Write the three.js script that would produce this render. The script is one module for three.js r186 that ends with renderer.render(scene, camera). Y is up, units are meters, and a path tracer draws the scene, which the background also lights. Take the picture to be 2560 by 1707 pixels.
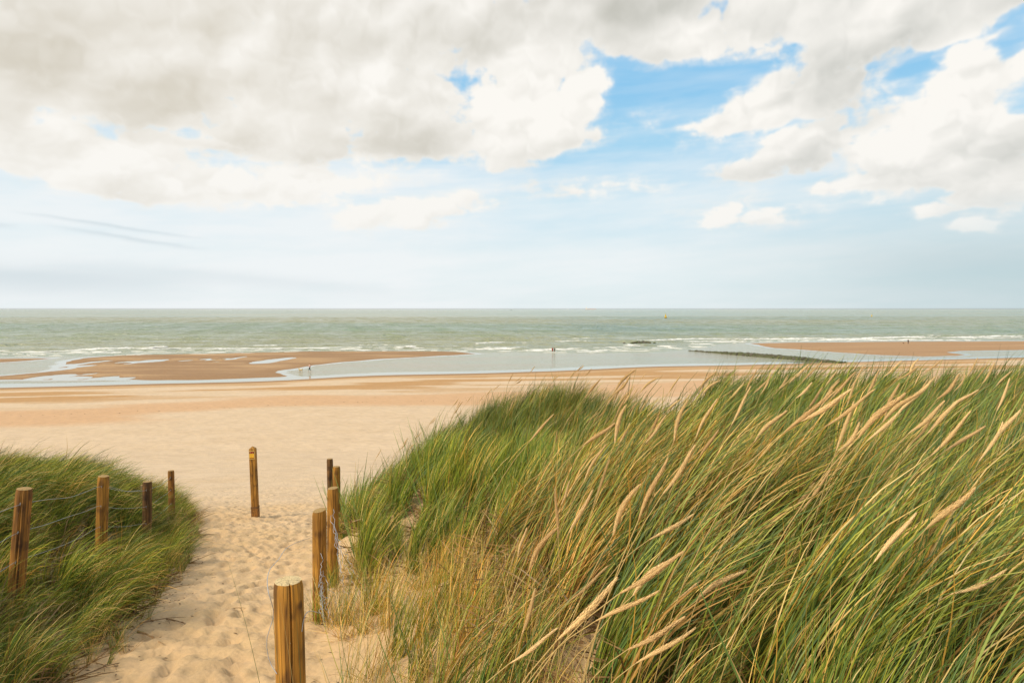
import * as THREE from 'three';
import { mergeGeometries } from 'three/addons/utils/BufferGeometryUtils.js';
import { MarchingCubes } from 'three/addons/objects/MarchingCubes.js';

// ---------------------------------------------------------------- helpers: random numbers and noise
let seedState = 20240611;
function rnd() { seedState = (seedState + 0x6d2b79f5) | 0; let t = Math.imul(seedState ^ (seedState >>> 15), 1 | seedState); t = (t + Math.imul(t ^ (t >>> 7), 61 | t)) ^ t; return ((t ^ (t >>> 14)) >>> 0) / 4294967296; }
const rr = (a, b) => a + (b - a) * rnd();
const gauss = () => (rnd() + rnd() + rnd() - 1.5) * 1.155;
const lerp = (a, b, t) => a + (b - a) * t;
const clamp = (v, a = 0, b = 1) => (v < a ? a : v > b ? b : v);
const sstep = (a, b, v) => { const t = clamp((v - a) / (b - a)); return t * t * (3 - 2 * t); };
const PERM = new Uint8Array(512), GX = new Float32Array(256), GY = new Float32Array(256);
{ const p = [...Array(256).keys()]; for (let i = 255; i > 0; i--) { const j = Math.floor(rnd() * (i + 1)); [p[i], p[j]] = [p[j], p[i]]; } for (let i = 0; i < 512; i++) PERM[i] = p[i & 255]; for (let i = 0; i < 256; i++) { const a = i / 256 * 6.28318; GX[i] = Math.cos(a); GY[i] = Math.sin(a); } }
function noise2(x, y) {               // gradient noise, about -1..1
  const xi = Math.floor(x), yi = Math.floor(y), fx = x - xi, fy = y - yi, X = xi & 255, Y = yi & 255;
  const u = fx * fx * fx * (fx * (fx * 6 - 15) + 10), v = fy * fy * fy * (fy * (fy * 6 - 15) + 10);
  const a = PERM[X] + Y, b = PERM[X + 1] + Y, h0 = PERM[a], h1 = PERM[b], h2 = PERM[a + 1], h3 = PERM[b + 1];
  const n0 = GX[h0] * fx + GY[h0] * fy, n1 = GX[h1] * (fx - 1) + GY[h1] * fy, n2 = GX[h2] * fx + GY[h2] * (fy - 1), n3 = GX[h3] * (fx - 1) + GY[h3] * (fy - 1);
  const m0 = n0 + u * (n1 - n0), m1 = n2 + u * (n3 - n2);
  return 1.5 * (m0 + v * (m1 - m0));
}
function fbm(x, y, oct = 4, gain = 0.5) { let s = 0, a = 1, n = 0; for (let i = 0; i < oct; i++) { s += a * noise2(x, y); n += a; a *= gain; x = x * 2.03 + 17.3; y = y * 2.03 - 9.1; } return s / n; }
function billow(x, y, oct = 4, gain = 0.5) { let s = 0, a = 1, n = 0; for (let i = 0; i < oct; i++) { s += a * (1 - 2 * Math.abs(noise2(x, y))); n += a; a *= gain; x = x * 2.03 + 5.7; y = y * 2.03 + 31.9; } return s / n; }
function worley(x, y) {               // rounded bumps: 1 at cell points, falling outwards
  const xi = Math.floor(x), yi = Math.floor(y); let best = 9;
  for (let j = -1; j <= 1; j++) for (let i = -1; i <= 1; i++) { const h = PERM[(PERM[(xi + i) & 255] + yi + j) & 255], dx = xi + i + PERM[h] / 255 - x, dy = yi + j + PERM[(h + 91) & 255] / 255 - y, q = dx * dx + dy * dy; if (q < best) best = q; }
  return 1 - Math.min(1, best * 1.25);
}
function cauliflower(x, y, oct = 4) { let s = 0, a = 1, n = 0; for (let i = 0; i < oct; i++) { s += a * worley(x, y); n += a; a *= 0.5; x = x * 2.1 + 7.7; y = y * 2.1 + 3.1; } return s / n; }
const lin = (c) => { c /= 255; return c <= 0.04045 ? c / 12.92 : Math.pow((c + 0.055) / 1.055, 2.4); };
const rgb = (r, g, b) => [lin(r), lin(g), lin(b)];
function table(points, x) {           // piecewise smooth lookup in [[x, y], ...]
  if (x <= points[0][0]) return points[0][1];
  for (let i = 1; i < points.length; i++) if (x <= points[i][0]) { const [x0, y0] = points[i - 1], [x1, y1] = points[i]; return lerp(y0, y1, (x - x0) / (x1 - x0)); }
  return points[points.length - 1][1];
}

// ---------------------------------------------------------------- camera, sky, sun, exposure
const scene = new THREE.Scene();
const EYE = 13;                       // metres above the water
const camera = new THREE.PerspectiveCamera(53.13, 1024 / 682, 0.1, 60000);
camera.position.set(0, EYE, 0);
camera.rotation.set(-THREE.MathUtils.degToRad(2.73), 0, 0);
const renderer = new THREE.WebGLRenderer({ antialias: true });
renderer.toneMapping = THREE.LinearToneMapping;
renderer.toneMappingExposure = 1.0;
renderer.shadowMap.enabled = true;

const sun = new THREE.DirectionalLight(new THREE.Color().setRGB(1, 0.87, 0.68), 3.5);
sun.position.set(-55, 78, 30); sun.target.position.set(0, 8, -12);
sun.castShadow = true; sun.shadow.radius = 21; sun.shadow.mapSize.set(4096, 4096);
Object.assign(sun.shadow.camera, { left: -60, right: 60, top: 60, bottom: -60, near: 1, far: 300 });
scene.add(sun, sun.target);

// Air and clouds, by azimuth (0 = out to sea, right positive) and height above the horizon in degrees.
// Each cloud: azimuth, height, half width, half height, turn (degrees), density, greyness of its underside.
const CLOUDS = [
  [-29.1, 18.2, 15.3, 5.3, 4, 1.45, 0.66],
  [-35.6, 18.7, 7.1, 5.4, 0, 1.4, 0.75],
  [-21.1, 21.2, 9.6, 3.0, 0, 0.8, 0.1],
  [-12.6, 22.1, 12.6, 3.9, 0, 1.2, 0.3],
  [-14.8, 17.1, 13.6, 3.9, -6, 1.25, 0.38],
  [-20.6, 17.8, 3.8, 1.3, 0, 0.5, -0.1],
  [-9.0, 13.7, 13.5, 2.8, 4, 0.85, 0.5],
  [0.3, 15.4, 6.4, 4.0, 0, 0.95, 0.05],
  [1.7, 17.7, 3.7, 2.1, 0, 0.8, -0.1],
  [-24.6, 13.2, 8.3, 2.0, 0, 0.6, 0.45],
  [-36.2, 13.3, 2.4, 1.5, 0, 0.6, 0.35],
  [-31.1, 10.7, 7.4, 2.2, -4, 1.15, 0.1],
  [-26.7, 9.4, 9.1, 1.5, 0, 1, 0.35],
  [-19.1, 9.5, 7.2, 1.5, 6, 0.75, 0.05],
  [-34.2, 10.2, 4.1, 1.6, 0, 0.7, 0.1],
  [-7.7, 8.1, 5.3, 1.2, 8, 0.5, 0.05],
  [7.3, 23.0, 13.6, 2.3, 0, 1.1, 1],
  [-1.0, 21.2, 7.3, 2.6, 10, 1, 0.3],
  [12.2, 20.7, 10.5, 1.7, -10, 0.7, 0.05],
  [4.7, 18.8, 5.6, 3.0, -50, 0.6, 0.15],
  [21.4, 21.7, 12.1, 2.4, 6, 0.95, 0.45],
  [32.1, 20.2, 8.0, 2.0, 14, 0.8, 0.35],
  [25.4, 17.7, 4.7, 3.6, 70, 0.8, 0.8],
  [20.8, 15.8, 7.3, 1.8, 22, 0.85, 0],
  [23.4, 12.2, 6.5, 1.8, 14, 0.9, 0.3],
  [34.0, 15.4, 5.1, 2.5, 14, 0.95, 0],
  [30.9, 12.5, 6.4, 2.1, 20, 0.9, 0.2],
  [34.2, 10.5, 5.3, 2.5, 10, 0.9, 0.25],
  [30.9, 9.7, 4.9, 1.7, 0, 0.85, 0.15],
  [35.1, 7.7, 2.9, 1.1, -6, 0.6, 0.1],
  [25.7, 9.6, 1.9, 0.8, 8, 0.5, 0],
  [31.6, 7.1, 1.5, 0.5, 0, 0.4, 0.1],
  [9.3, 14.6, 3.6, 0.9, 10, 0.22, 0],
  [13.8, 13.9, 2.2, 0.6, 12, 0.2, 0],
  [5.7, 10.0, 3.7, 0.7, 0, 0.2, 0],
  [17.6, 7.4, 3.0, 0.6, 0, 0.12, 0.1],
  [34.0, 5.7, 1.2, 0.4, 0, 0.35, 0.1],
];
const GAPS = [
  [13.5, 17.0, 7.9, 2.7, 14, 0.75, 0],
  [24.0, 19.5, 2.2, 0.6, 10, 0.25, 0],
  [13.8, 12.6, 10.4, 2.2, 0, 0.5, 0],
  [30.9, 16.0, 1.9, 1.9, 55, 0.75, 0],
  [35.1, 17.1, 3.8, 1.0, 20, 0.7, 0],
  [-25.1, 12.7, 4.1, 0.6, -8, 0.5, 0],
  [-34.2, 12.9, 1.4, 0.8, 20, 0.4, 0],
  [-9.3, 11.5, 7.2, 1.0, 0, 0.4, 0],
  [5.7, 11.6, 4.6, 1.6, 0, 0.5, 0],
  [9.3, 16.5, 2.0, 3.7, 0, 0.3, 0],
];
const STREAKS = [   // azimuth, height, half length, half thickness, slope, strength
  [-30.1, 5.95, 6.3, 0.14, 0.1, 0.6],
  [-29.1, 5.13, 5.4, 0.17, 0.12, 0.55],
  [-36.9, 5.53, 1.3, 0.19, 0, 0.35],
  [-35.6, 2.22, 12.5, 1.23, 0.03, 0.6],
  [-21.7, 2.38, 14.3, 0.75, 0.08, 0.3],
  [33.3, 3.41, 9.4, 1.68, 0, 0.25],
];
function makeSky() {
  const W = 4096, H = 2048, data = new Float32Array(W * H * 4), D2R = Math.PI / 180;
  const pack = (list) => list.map(([a, e, rx, ry, turn, k, g]) => ({ a, e, rx, ry, c: Math.cos(turn * D2R), s: Math.sin(turn * D2R), k, g }));
  const clouds = pack(CLOUDS), gaps = pack(GAPS);
  const white = rgb(252, 249, 243), grey = rgb(198, 199, 193), warm = rgb(219, 213, 200);
  const clear = [[0, rgb(224, 236, 238)], [3, rgb(226, 239, 242)], [8, rgb(208, 232, 243)], [13, rgb(168, 214, 241)], [18, rgb(142, 200, 238)], [26, rgb(124, 184, 230)], [90, rgb(80, 140, 205)]];
  const below = [0.3, 0.3, 0.27], out = { m: 0, g: 0 };
  function macro(az, el, o) {
    let m = -1, gs = 0, gw = 1e-4;
    for (const c of clouds) {
      const x = az - c.a, y = el - c.e;
      if (x > 3 * c.rx + 3 * c.ry || x < -3 * c.rx - 3 * c.ry) continue;
      const u = (x * c.c + y * c.s) / c.rx, v = (-x * c.s + y * c.c) / c.ry, q = u * u + v * v, d = c.k * (1 - q);
      if (d > m) m = d;
      const w = Math.exp(-1.6 * q) * c.k; gs += w * (c.g - 0.35 * clamp(v, -1.2, 1.2) * (c.g < 0.6 ? 1 : 0.5)); gw += w;
    }
    for (const c of gaps) {
      const x = az - c.a, y = el - c.e, u = (x * c.c + y * c.s) / c.rx, v = (-x * c.s + y * c.c) / c.ry, d = c.k * (1 - u * u - v * v);
      if (d > 0) m -= d;
    }
    o.m = m; o.g = clamp(gs / gw, -0.3, 1.3);
  }
  for (let row = 0; row < H; row++) {
    const up = ((row + 0.5) / H - 0.5) * Math.PI, el = up / D2R, wide = el > 40;
    let ci = 0; while (ci < clear.length - 2 && el > clear[ci + 1][0]) ci++;
    const ct = sstep(clear[ci][0], clear[ci + 1][0], el), C0 = clear[ci][1], C1 = clear[ci + 1][1];
    for (let col = 0; col < W; col++) {
      const o = (row * W + col) * 4; data[o + 3] = 1;
      if (el < -0.2) { data[o] = below[0]; data[o + 1] = below[1]; data[o + 2] = below[2]; continue; }
      let az = ((col + 0.5) / W) * 360 - 90; if (az > 180) az -= 360;
      const side2 = wide || Math.abs(az) > 54;
      if (side2 && ((row & 1) || (col & 1))) { const q = (((row & 1) ? row - 1 : row) * W + (col & ~1)) * 4; data[o] = data[q]; data[o + 1] = data[q + 1]; data[o + 2] = data[q + 2]; continue; }
      const front = (1 - sstep(36, 52, Math.abs(az))) * (1 - sstep(25, 38, el));
      // the cloud deck in its own plane, so that clouds shrink towards the horizon; the same all round
      const ar = az * D2R, cosE = Math.cos(up), k = 1 / (Math.max(0, Math.sin(up)) + 0.22), px = Math.sin(ar) * cosE * k, py = Math.cos(ar) * cosE * k;
      const wx = fbm(px * 5 + 3, py * 5, 3), wy = fbm(px * 5 + 40, py * 5 + 7, 3);
      let m = -1, g = 0.4;
      if (front > 0) { macro(az + wx * 1.5, el + wy * 0.9, out); m = out.m; g = out.g; }
      if (front < 1) {
        const n = fbm(px * 1.35 + 11, py * 1.35 + 4, 4), mm = clamp(n * 2.6 + 0.32, -1, 1) - (el < 9 ? (9 - el) * 0.16 : 0);
        m = lerp(mm, m, front); g = lerp(clamp(0.35 + mm * 0.55), g, front);
      }
      m = m > 0.3 ? 0.3 + (m - 0.3) * 0.75 : m;
      // fine structure, smaller towards the horizon; the second sample lies towards the sun and gives the puffs their lit and shaded sides
      let puff, lump, relief;
      if (front > 0) {
        const rise = 9.5 * Math.log(1.15 + 0.07 * el), wob = 0.34 * fbm(az * 0.5, rise * 1.4, 3), bx = az * 0.23 + wx * 0.15, by = rise + wy * 0.15;
        puff = 1.25 * (cauliflower(bx + wob, by + wob * 0.6, 4) - 0.62) + 0.3 * fbm(bx * 4, by * 4, 4, 0.6); lump = fbm(bx * 0.5 + 50, by * 0.5 + 20, 4);
        relief = (1.25 - 0.5 * clamp(g)) * (cauliflower(bx + wob - 0.11, by + wob * 0.6 + 0.2, 3) - cauliflower(bx + wob, by + wob * 0.6, 3)) + 1.0 * (fbm(bx * 0.5 + 49.9, by * 0.5 + 20.2, 2) - fbm(bx * 0.5 + 50, by * 0.5 + 20, 2));
      } else { const sx = px * 8.5, sy = py * 8.5; puff = billow(sx, sy, 5, 0.52); lump = fbm(sx * 0.5 + 50, sy * 0.5 + 20, 4); relief = 0.9 * (fbm(sx * 0.5 + 49.9, sy * 0.5 + 20.1, 3) - lump); }
      const D = (front > 0 ? 0.9 * m + 0.85 * puff : m + 0.55 * (puff - 0.08)) + 0.4 * lump;
      // clear air and thin high veil
      let r = lerp(C0[0], C1[0], ct), gg = lerp(C0[1], C1[1], ct), b = lerp(C0[2], C1[2], ct);
      const veilN = fbm(az * 0.055 + el * 0.02 + 7, el * 0.42 - az * 0.018, 5, 0.55), fine = fbm(az * 0.16 + 3, el * 0.9 - az * 0.05, 4, 0.6);
      const side = sstep(4, -14, az) * (Math.abs(az) < 90 ? 1 : 0.4);
      let veil = clamp((0.3 + 0.5 * side) * sstep(17, 9, el) + 0.62 * veilN + 0.34 * fine * sstep(24, 8, el) + 0.12) * sstep(34, 12, el);
      veil *= 0.86;
      r = lerp(r, 0.89, veil); gg = lerp(gg, 0.92, veil); b = lerp(b, 0.93, veil);
      // low grey streaks of distant stratus
      for (const [sa, se, sl, st, tilt, kk] of STREAKS) {
        const x = (az - sa) / sl, y = (el - se + tilt * (az - sa) + 0.22 * fine) / st, w = kk * clamp(1 - x * x) * Math.exp(-y * y * (y > 0 ? 2.2 : 1));
        if (w > 0.003) { r = lerp(r, 0.60, w); gg = lerp(gg, 0.69, w); b = lerp(b, 0.735, w); }
      }
      const dull = sstep(8, 40, az) * sstep(14, 0, el) * 0.3; r *= 1 - dull; gg *= 1 - dull * 0.72; b *= 1 - dull * 0.66;
      // ragged thin scud round the thicker cloud
      const scud = 0.62 * sstep(-0.55, 0.3, D + 0.35 * fine) * clamp(0.5 + 0.9 * fine + 0.5 * puff);
      const alpha = clamp(scud + sstep(-0.08, 0.5, D)) * sstep(2.5, 8, el + 2 * lump);
      if (alpha > 0) {
        const thick = clamp(D * 0.9);
        let t = clamp(g * (0.4 + 0.62 * thick) + 0.1 - lump * (0.3 + 0.4 * g) + relief * (0.5 + 0.25 * thick) - 0.22 * puff, 0, 1.2);
        t *= 0.45 + 0.55 * sstep(-0.05, 0.6, D);
        const warmth = clamp(0.5 - az / 45);
        const G0 = lerp(grey[0], warm[0], warmth), G1 = lerp(grey[1], warm[1], warmth), G2 = lerp(grey[2], warm[2], warmth);
        const low = sstep(16, 5, el) * 0.22;
        r = lerp(r, lerp(lerp(white[0], G0, t), 0.84, low), alpha); gg = lerp(gg, lerp(lerp(white[1], G1, t), 0.86, low), alpha); b = lerp(b, lerp(lerp(white[2], G2, t), 0.86, low), alpha);
      }
      data[o] = r; data[o + 1] = gg; data[o + 2] = b;
    }
  }
  const t = new THREE.DataTexture(data, W, H, THREE.RGBAFormat, THREE.FloatType);
  t.mapping = THREE.EquirectangularReflectionMapping; t.magFilter = THREE.LinearFilter; t.needsUpdate = true;
  return t;
}
scene.background = makeSky();
scene.environment = scene.background;

// ---------------------------------------------------------------- names, labels, small builders
const used = new Map();
function numbered(name) { const n = used.get(name) ?? 0; used.set(name, n + 1); return n ? name + '_' + String(n).padStart(3, '0') : name; }
function tag(o, label, category, group, kind) { if (label) o.userData.label = label; if (category) o.userData.category = category; if (group) o.userData.group = group; if (kind) o.userData.kind = kind; return o; }
function shade(o) { o.castShadow = true; o.receiveShadow = true; return o; }
function part(name, geometry, material, parent) { const m = shade(new THREE.Mesh(geometry, material)); m.name = name; parent.add(m); return m; }
function thing(name, label, category, group) { const g = new THREE.Group(); g.name = numbered(name); tag(g, label, category, group); scene.add(g); return g; }
function single(name, geometry, material, label, category, group, kind) { const m = shade(new THREE.Mesh(geometry, material)); m.name = numbered(name); tag(m, label, category, group, kind); scene.add(m); return m; }
const std = (o) => new THREE.MeshStandardMaterial({ side: THREE.DoubleSide, ...o });
const col = (r, g, b) => new THREE.Color().setRGB(r, g, b);
function texture(w, h, fill, srgb = false, channels = 4) {
  const data = new Uint8Array(w * h * 4);
  for (let y = 0; y < h; y++) for (let x = 0; x < w; x++) { const c = fill(x / w, y / h, x, y), o = (y * w + x) * 4; if (typeof c === 'number') data[o] = data[o + 1] = data[o + 2] = clamp(c) * 255; else { data[o] = clamp(c[0]) * 255; data[o + 1] = clamp(c[1]) * 255; data[o + 2] = clamp(c[2]) * 255; } data[o + 3] = 255; }
  const t = new THREE.DataTexture(data, w, h); t.wrapS = t.wrapT = THREE.RepeatWrapping; t.magFilter = THREE.LinearFilter; t.minFilter = THREE.LinearMipmapLinearFilter; t.generateMipmaps = true; if (srgb) t.colorSpace = THREE.SRGBColorSpace; t.needsUpdate = true; return t;
}
// noise that repeats after n cells
function tnoise(u, v, n, m = n, o = 0) {
  const x = u * n, y = v * m, xi = Math.floor(x), yi = Math.floor(y), fx = x - xi, fy = y - yi, s = fx * fx * (3 - 2 * fx), t = fy * fy * (3 - 2 * fy);
  const h = (i, j) => PERM[(PERM[(((i % n) + n) % n + o) & 255] + ((j % m) + m) % m) & 255] / 255;
  return lerp(lerp(h(xi, yi), h(xi + 1, yi), s), lerp(h(xi, yi + 1), h(xi + 1, yi + 1), s), t);
}

// ---------------------------------------------------------------- the lie of the land: d = metres out to sea from the camera
function hermite(points) {
  const n = points.length, m = points.map((p, i) => { const a = points[Math.max(0, i - 1)], b = points[Math.min(n - 1, i + 1)]; return (b[1] - a[1]) / (b[0] - a[0]); });
  return (x) => {
    if (x <= points[0][0]) return points[0][1] + m[0] * (x - points[0][0]);
    if (x >= points[n - 1][0]) return points[n - 1][1] + m[n - 1] * (x - points[n - 1][0]);
    let i = 1; while (points[i][0] < x) i++;
    const [x0, y0] = points[i - 1], [x1, y1] = points[i], h = x1 - x0, t = (x - x0) / h, t2 = t * t, t3 = t2 * t;
    return y0 * (2 * t3 - 3 * t2 + 1) + m[i - 1] * h * (t3 - 2 * t2 + t) + y1 * (3 * t2 - 2 * t3) + m[i] * h * (t3 - t2);
  };
}
const pathLevel = hermite([[-4, 11.0], [0, 10.9], [2, 10.8], [4.4, 10.58], [7, 10.1], [10, 9.55], [12.6, 9.1], [16, 8.4], [20, 7.6], [30, 5.75], [45, 3.6], [52, 3.1]]);
const shoreAt = hermite([[-240, 84], [-150, 97], [-83, 110.7], [-61.3, 116.5], [-44.4, 120.9], [-27.2, 130.9], [-6.6, 135.7], [11.2, 141.8], [31.3, 151.5], [52, 155.7], [87.3, 166.2], [134.7, 179.7], [240, 205]]);
const fenceX = hermite([[-3, -0.2], [0, -0.42], [2.7, -0.89], [5.7, -1.61], [7.1, -1.87], [10.2, -2.68], [12.5, -3.39], [18, -5.2]]);
const leftX = hermite([[-3, -2.3], [2, -2.4], [4.4, -2.8], [7.5, -3.75], [10, -4.75], [11.5, -5.35], [14, -6.8], [18, -9.2]]);
// sandbars as outlines on the flats: [x, d]
const BARS = [
  [[-118.4, 127.9], [-108.4, 129.4], [-98.8, 131.7], [-96.2, 139.1], [-98.9, 147.4], [-110.0, 166.2], [-113.7, 179.7], [-109.4, 190.5], [-92.9, 197.3], [-69.5, 204.5], [-63.8, 210.3], [-23.7, 210.3], [-15.6, 204.5], [-10.7, 197.3], [-21.1, 187.3], [-35.4, 175.4], [-42.0, 166.2], [-45.6, 156.8], [-47.4, 148.4], [-49.3, 142.7], [-48.9, 139.1], [-45.8, 134.9], [-42.5, 131.7], [-43.4, 129.4], [-54.2, 125.7], [-65.7, 124.7], [-74.7, 126.4], [-82.8, 125.0], [-93.2, 124.3], [-103.0, 122.9], [-113.2, 122.3]],
  [[-181.5, 174.0], [-133.1, 177.5], [-121.1, 179.7], [-122.5, 171.4], [-124.6, 166.2], [-168.3, 161.4]],
  [[90.3, 256.5], [109.7, 264.5], [146.3, 270.0], [206.7, 275.7], [305.3, 286.3], [235.4, 220.8], [161.7, 215.7], [138.7, 211.1], [131.1, 204.5], [128.5, 193.8], [123.5, 188.9], [112.8, 186.2], [103.2, 190.5], [99.6, 201.7], [94.8, 212.4], [86.6, 226.4]],
];
const POOLS = [   // x, d, half width, half depth
  [-101.9, 167.5, 1.5, 3.2], [-94.5, 166.7, 1.4, 2.5], [-90.8, 161.4, 0.9, 1.8], [-90.2, 170.0, 2.4, 3.9], [-82.2, 171.4, 1.1, 2.0],
  [-79.5, 176.8, 1.0, 2.0], [-76.7, 173.2, 0.9, 1.8], [-75.4, 178.2, 0.8, 1.7], [-72.6, 175.4, 0.9, 1.8], [-73.0, 182.6, 0.9, 3.0],
  [-72.9, 167.5, 0.8, 1.5], [-60.8, 167.5, 2.2, 3.8], [-60.2, 174.0, 2.0, 3.4], [-59.2, 179.0, 1.5, 2.9], [-88.1, 130.2, 2.3, 3.8],
  [-82.5, 127.9, 2.2, 2.2], [-84.3, 136.1, 1.0, 1.7], [-97.7, 154.6, 1.8, 2.4], [-102.4, 156.3, 1.6, 4.4], [-98.2, 145.5, 2.1, 3.8],
  [-77.0, 127.9, 1.5, 2.6], [-73.0, 127.2, 1.5, 1.8],
];
BARS.forEach((p, i) => { BARS[i] = { p, x0: Math.min(...p.map((q) => q[0])), x1: Math.max(...p.map((q) => q[0])), d0: Math.min(...p.map((q) => q[1])), d1: Math.max(...p.map((q) => q[1])) }; });
function inside(poly, x, d) {          // signed distance to an outline, positive inside
  let best = 1e9, within = false;
  for (let i = 0, j = poly.length - 1; i < poly.length; j = i++) {
    const [x0, y0] = poly[j], [x1, y1] = poly[i], ex = x1 - x0, ey = y1 - y0, t = clamp(((x - x0) * ex + (d - y0) * ey) / (ex * ex + ey * ey)), qx = x - x0 - t * ex, qy = d - y0 - t * ey;
    best = Math.min(best, qx * qx + qy * qy);
    if ((y0 > d) !== (y1 > d) && x < (x1 - x0) * (d - y0) / (y1 - y0) + x0) within = !within;
  }
  return (within ? 1 : -1) * Math.sqrt(best);
}
function rightDune(x, d) { return sstep(0, 1, (x - fenceX(d)) / (1.8 + 0.55 * Math.max(0, d - 4))); }
function leftDune(x, d) { return sstep(0, 2.4, leftX(d) - x); }
function elev(x, d) {
  if (d > 45) {
    const S = shoreAt(x), t = (d - 45) / (S - 45);
    if (t < 1) return 3.6 * (1 - t) * (0.86 + 0.14 * (1 - t)) + 0.05 * fbm(x * 0.05, d * 0.12, 3) * sstep(0, 0.3, t) * sstep(1.02, 0.8, t) + 0.02;
    let e = Math.max(-0.5, -0.011 * (d - S)) + 0.02;
    const wob = 1.4 * fbm(x * 0.07, d * 0.05, 3);
    for (const b of BARS) if (x > b.x0 - 20 && x < b.x1 + 20 && d > b.d0 - 20 && d < b.d1 + 20) e = Math.max(e, clamp(0.028 * (inside(b.p, x, d) + wob), -0.5, 0.2) + 0.05 * fbm(x * 0.05 + 9, d * 0.06, 3));
    for (const [px, pd, rx, rd] of POOLS) { const u = (x - px) / (rx * 1.25), v = (d - pd) / (rd * 1.5), q = u * u + v * v + 0.5 * fbm(x * 0.4, d * 0.2, 2); if (q < 2.2) e = Math.min(e, -0.05 + 0.22 * sstep(0.75, 2.2, q)); }
    return e;
  }
  const P = pathLevel(d);
  if (d > 26) return P + 0.06 * fbm(x * 0.15, d * 0.2, 3);
  const r = rightDune(x, d), l = leftDune(x, d), und = fbm(x * 0.45 + 2, d * 0.45, 3);
  const crest = 9.6 + 0.13 * Math.max(0, x), fall = sstep(crest, crest + 10.5, d);
  const plateau = 11.35 + 0.14 * sstep(2, 5, x) + 0.2 * und + 0.05 * sstep(8, 3, d) - 0.2 * sstep(5.5, 9.5, d);
  let e = lerp(P, lerp(Math.max(plateau, P), P, fall), r);
  e += 1.3 * Math.exp(-(((x - 0.6) / (x < 0.6 ? 3.6 : 1.5)) ** 2) - (((d - 15.3) / 2.1) ** 2)) * sstep(0, 0.25, r);
  e -= 0.55 * Math.exp(-(((x - 0.5) / 1.9) ** 2) - (((d - 11.9) / 1.3) ** 2));
  e += 0.78 * Math.exp(-(((x + 1.15) / 0.95) ** 2) - (((d - 8.8) / 1.0) ** 2));
  e -= 0.5 * Math.exp(-(((x - 1.75) / 0.8) ** 2) - (((d - 10.8) / 1.5) ** 2));
  e -= 0.22 * Math.exp(-(((x + 0.5) / 0.7) ** 2) - (((d - 6.7) / 0.7) ** 2));
  e += l * (0.8 * (1 - sstep(10.5, 17, d)) + 0.12 * und);
  e += 0.05 * fbm(x * 0.8, d * 0.8, 2) * (1 - r) * (1 - l);
  return e;
}

// ---------------------------------------------------------------- sand
const grain = texture(512, 512, (u, v) => { const a = 0.86 + 0.1 * tnoise(u, v, 128) + 0.1 * (rnd() - 0.5) + 0.12 * (tnoise(u, v, 14, 14, 5) - 0.5); return [a, a * (0.985 + 0.02 * tnoise(u, v, 40, 40, 9)), a * (0.96 + 0.05 * tnoise(u, v, 24, 24, 3))]; });
const trodden = texture(1024, 1024, (() => {
  const f = new Float32Array(1024 * 1024);
  for (let i = 0; i < 520; i++) {
    const cx = rnd() * 1024, cy = rnd() * 1024, a = rnd() * 3.14, L = rr(18, 44), Wd = rr(12, 22), dep = rr(0.12, 0.34), c = Math.cos(a), s = Math.sin(a), R = Math.ceil(L * 1.9);
    for (let y = -R; y <= R; y++) for (let x = -R; x <= R; x++) { const p = (x * c + y * s) / L, q = (-x * s + y * c) / Wd, k = Math.sqrt(p * p + q * q); if (k > 1.9) continue; f[(((Math.round(cy) + y) & 1023) << 10) | ((Math.round(cx) + x) & 1023)] += k < 1 ? -dep * (1 - k * k) : 0.3 * dep * Math.sin((k - 1) / 0.9 * Math.PI); }
  }
  return (u, v, x, y) => 0.55 + f[(y << 10) | x] * 0.5 + 0.16 * (tnoise(u, v, 50) - 0.5) + 0.10 * (tnoise(u, v, 128, 128, 40) - 0.5) + 0.03 * (rnd() - 0.5);
})());
const windRipple = texture(512, 512, (u, v) => { const w = tnoise(u, v, 6, 8) * 0.6 + tnoise(u, v, 20, 24, 3) * 0.25; return 0.5 + 0.2 * Math.sin((v * 26 + w * 2.4) * 6.2832) * tnoise(u, v, 5, 5, 17) + 0.25 * (tnoise(u, v, 22, 30, 7) - 0.5) + 0.16 * (tnoise(u, v, 90, 90, 2) - 0.5); });
const nearSand = std({ vertexColors: true, map: grain, bumpMap: trodden, bumpScale: 0.035, roughness: 0.95 });
const farSand = std({ vertexColors: true, map: grain, bumpMap: windRipple, bumpScale: 0.09, roughness: 0.9 });
const PATH_DIMMED = [0.61, 0.415, 0.215], DRY = [0.635, 0.475, 0.305], PALE = [0.70, 0.54, 0.37], DAMP = [0.50, 0.285, 0.11], ROSY = [0.62, 0.385, 0.205], WET = [0.33, 0.19, 0.085], BAR = [0.33, 0.195, 0.092], BARDRY = [0.46, 0.29, 0.145];
const mix3 = (a, b, t) => [lerp(a[0], b[0], t), lerp(a[1], b[1], t), lerp(a[2], b[2], t)];
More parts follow.
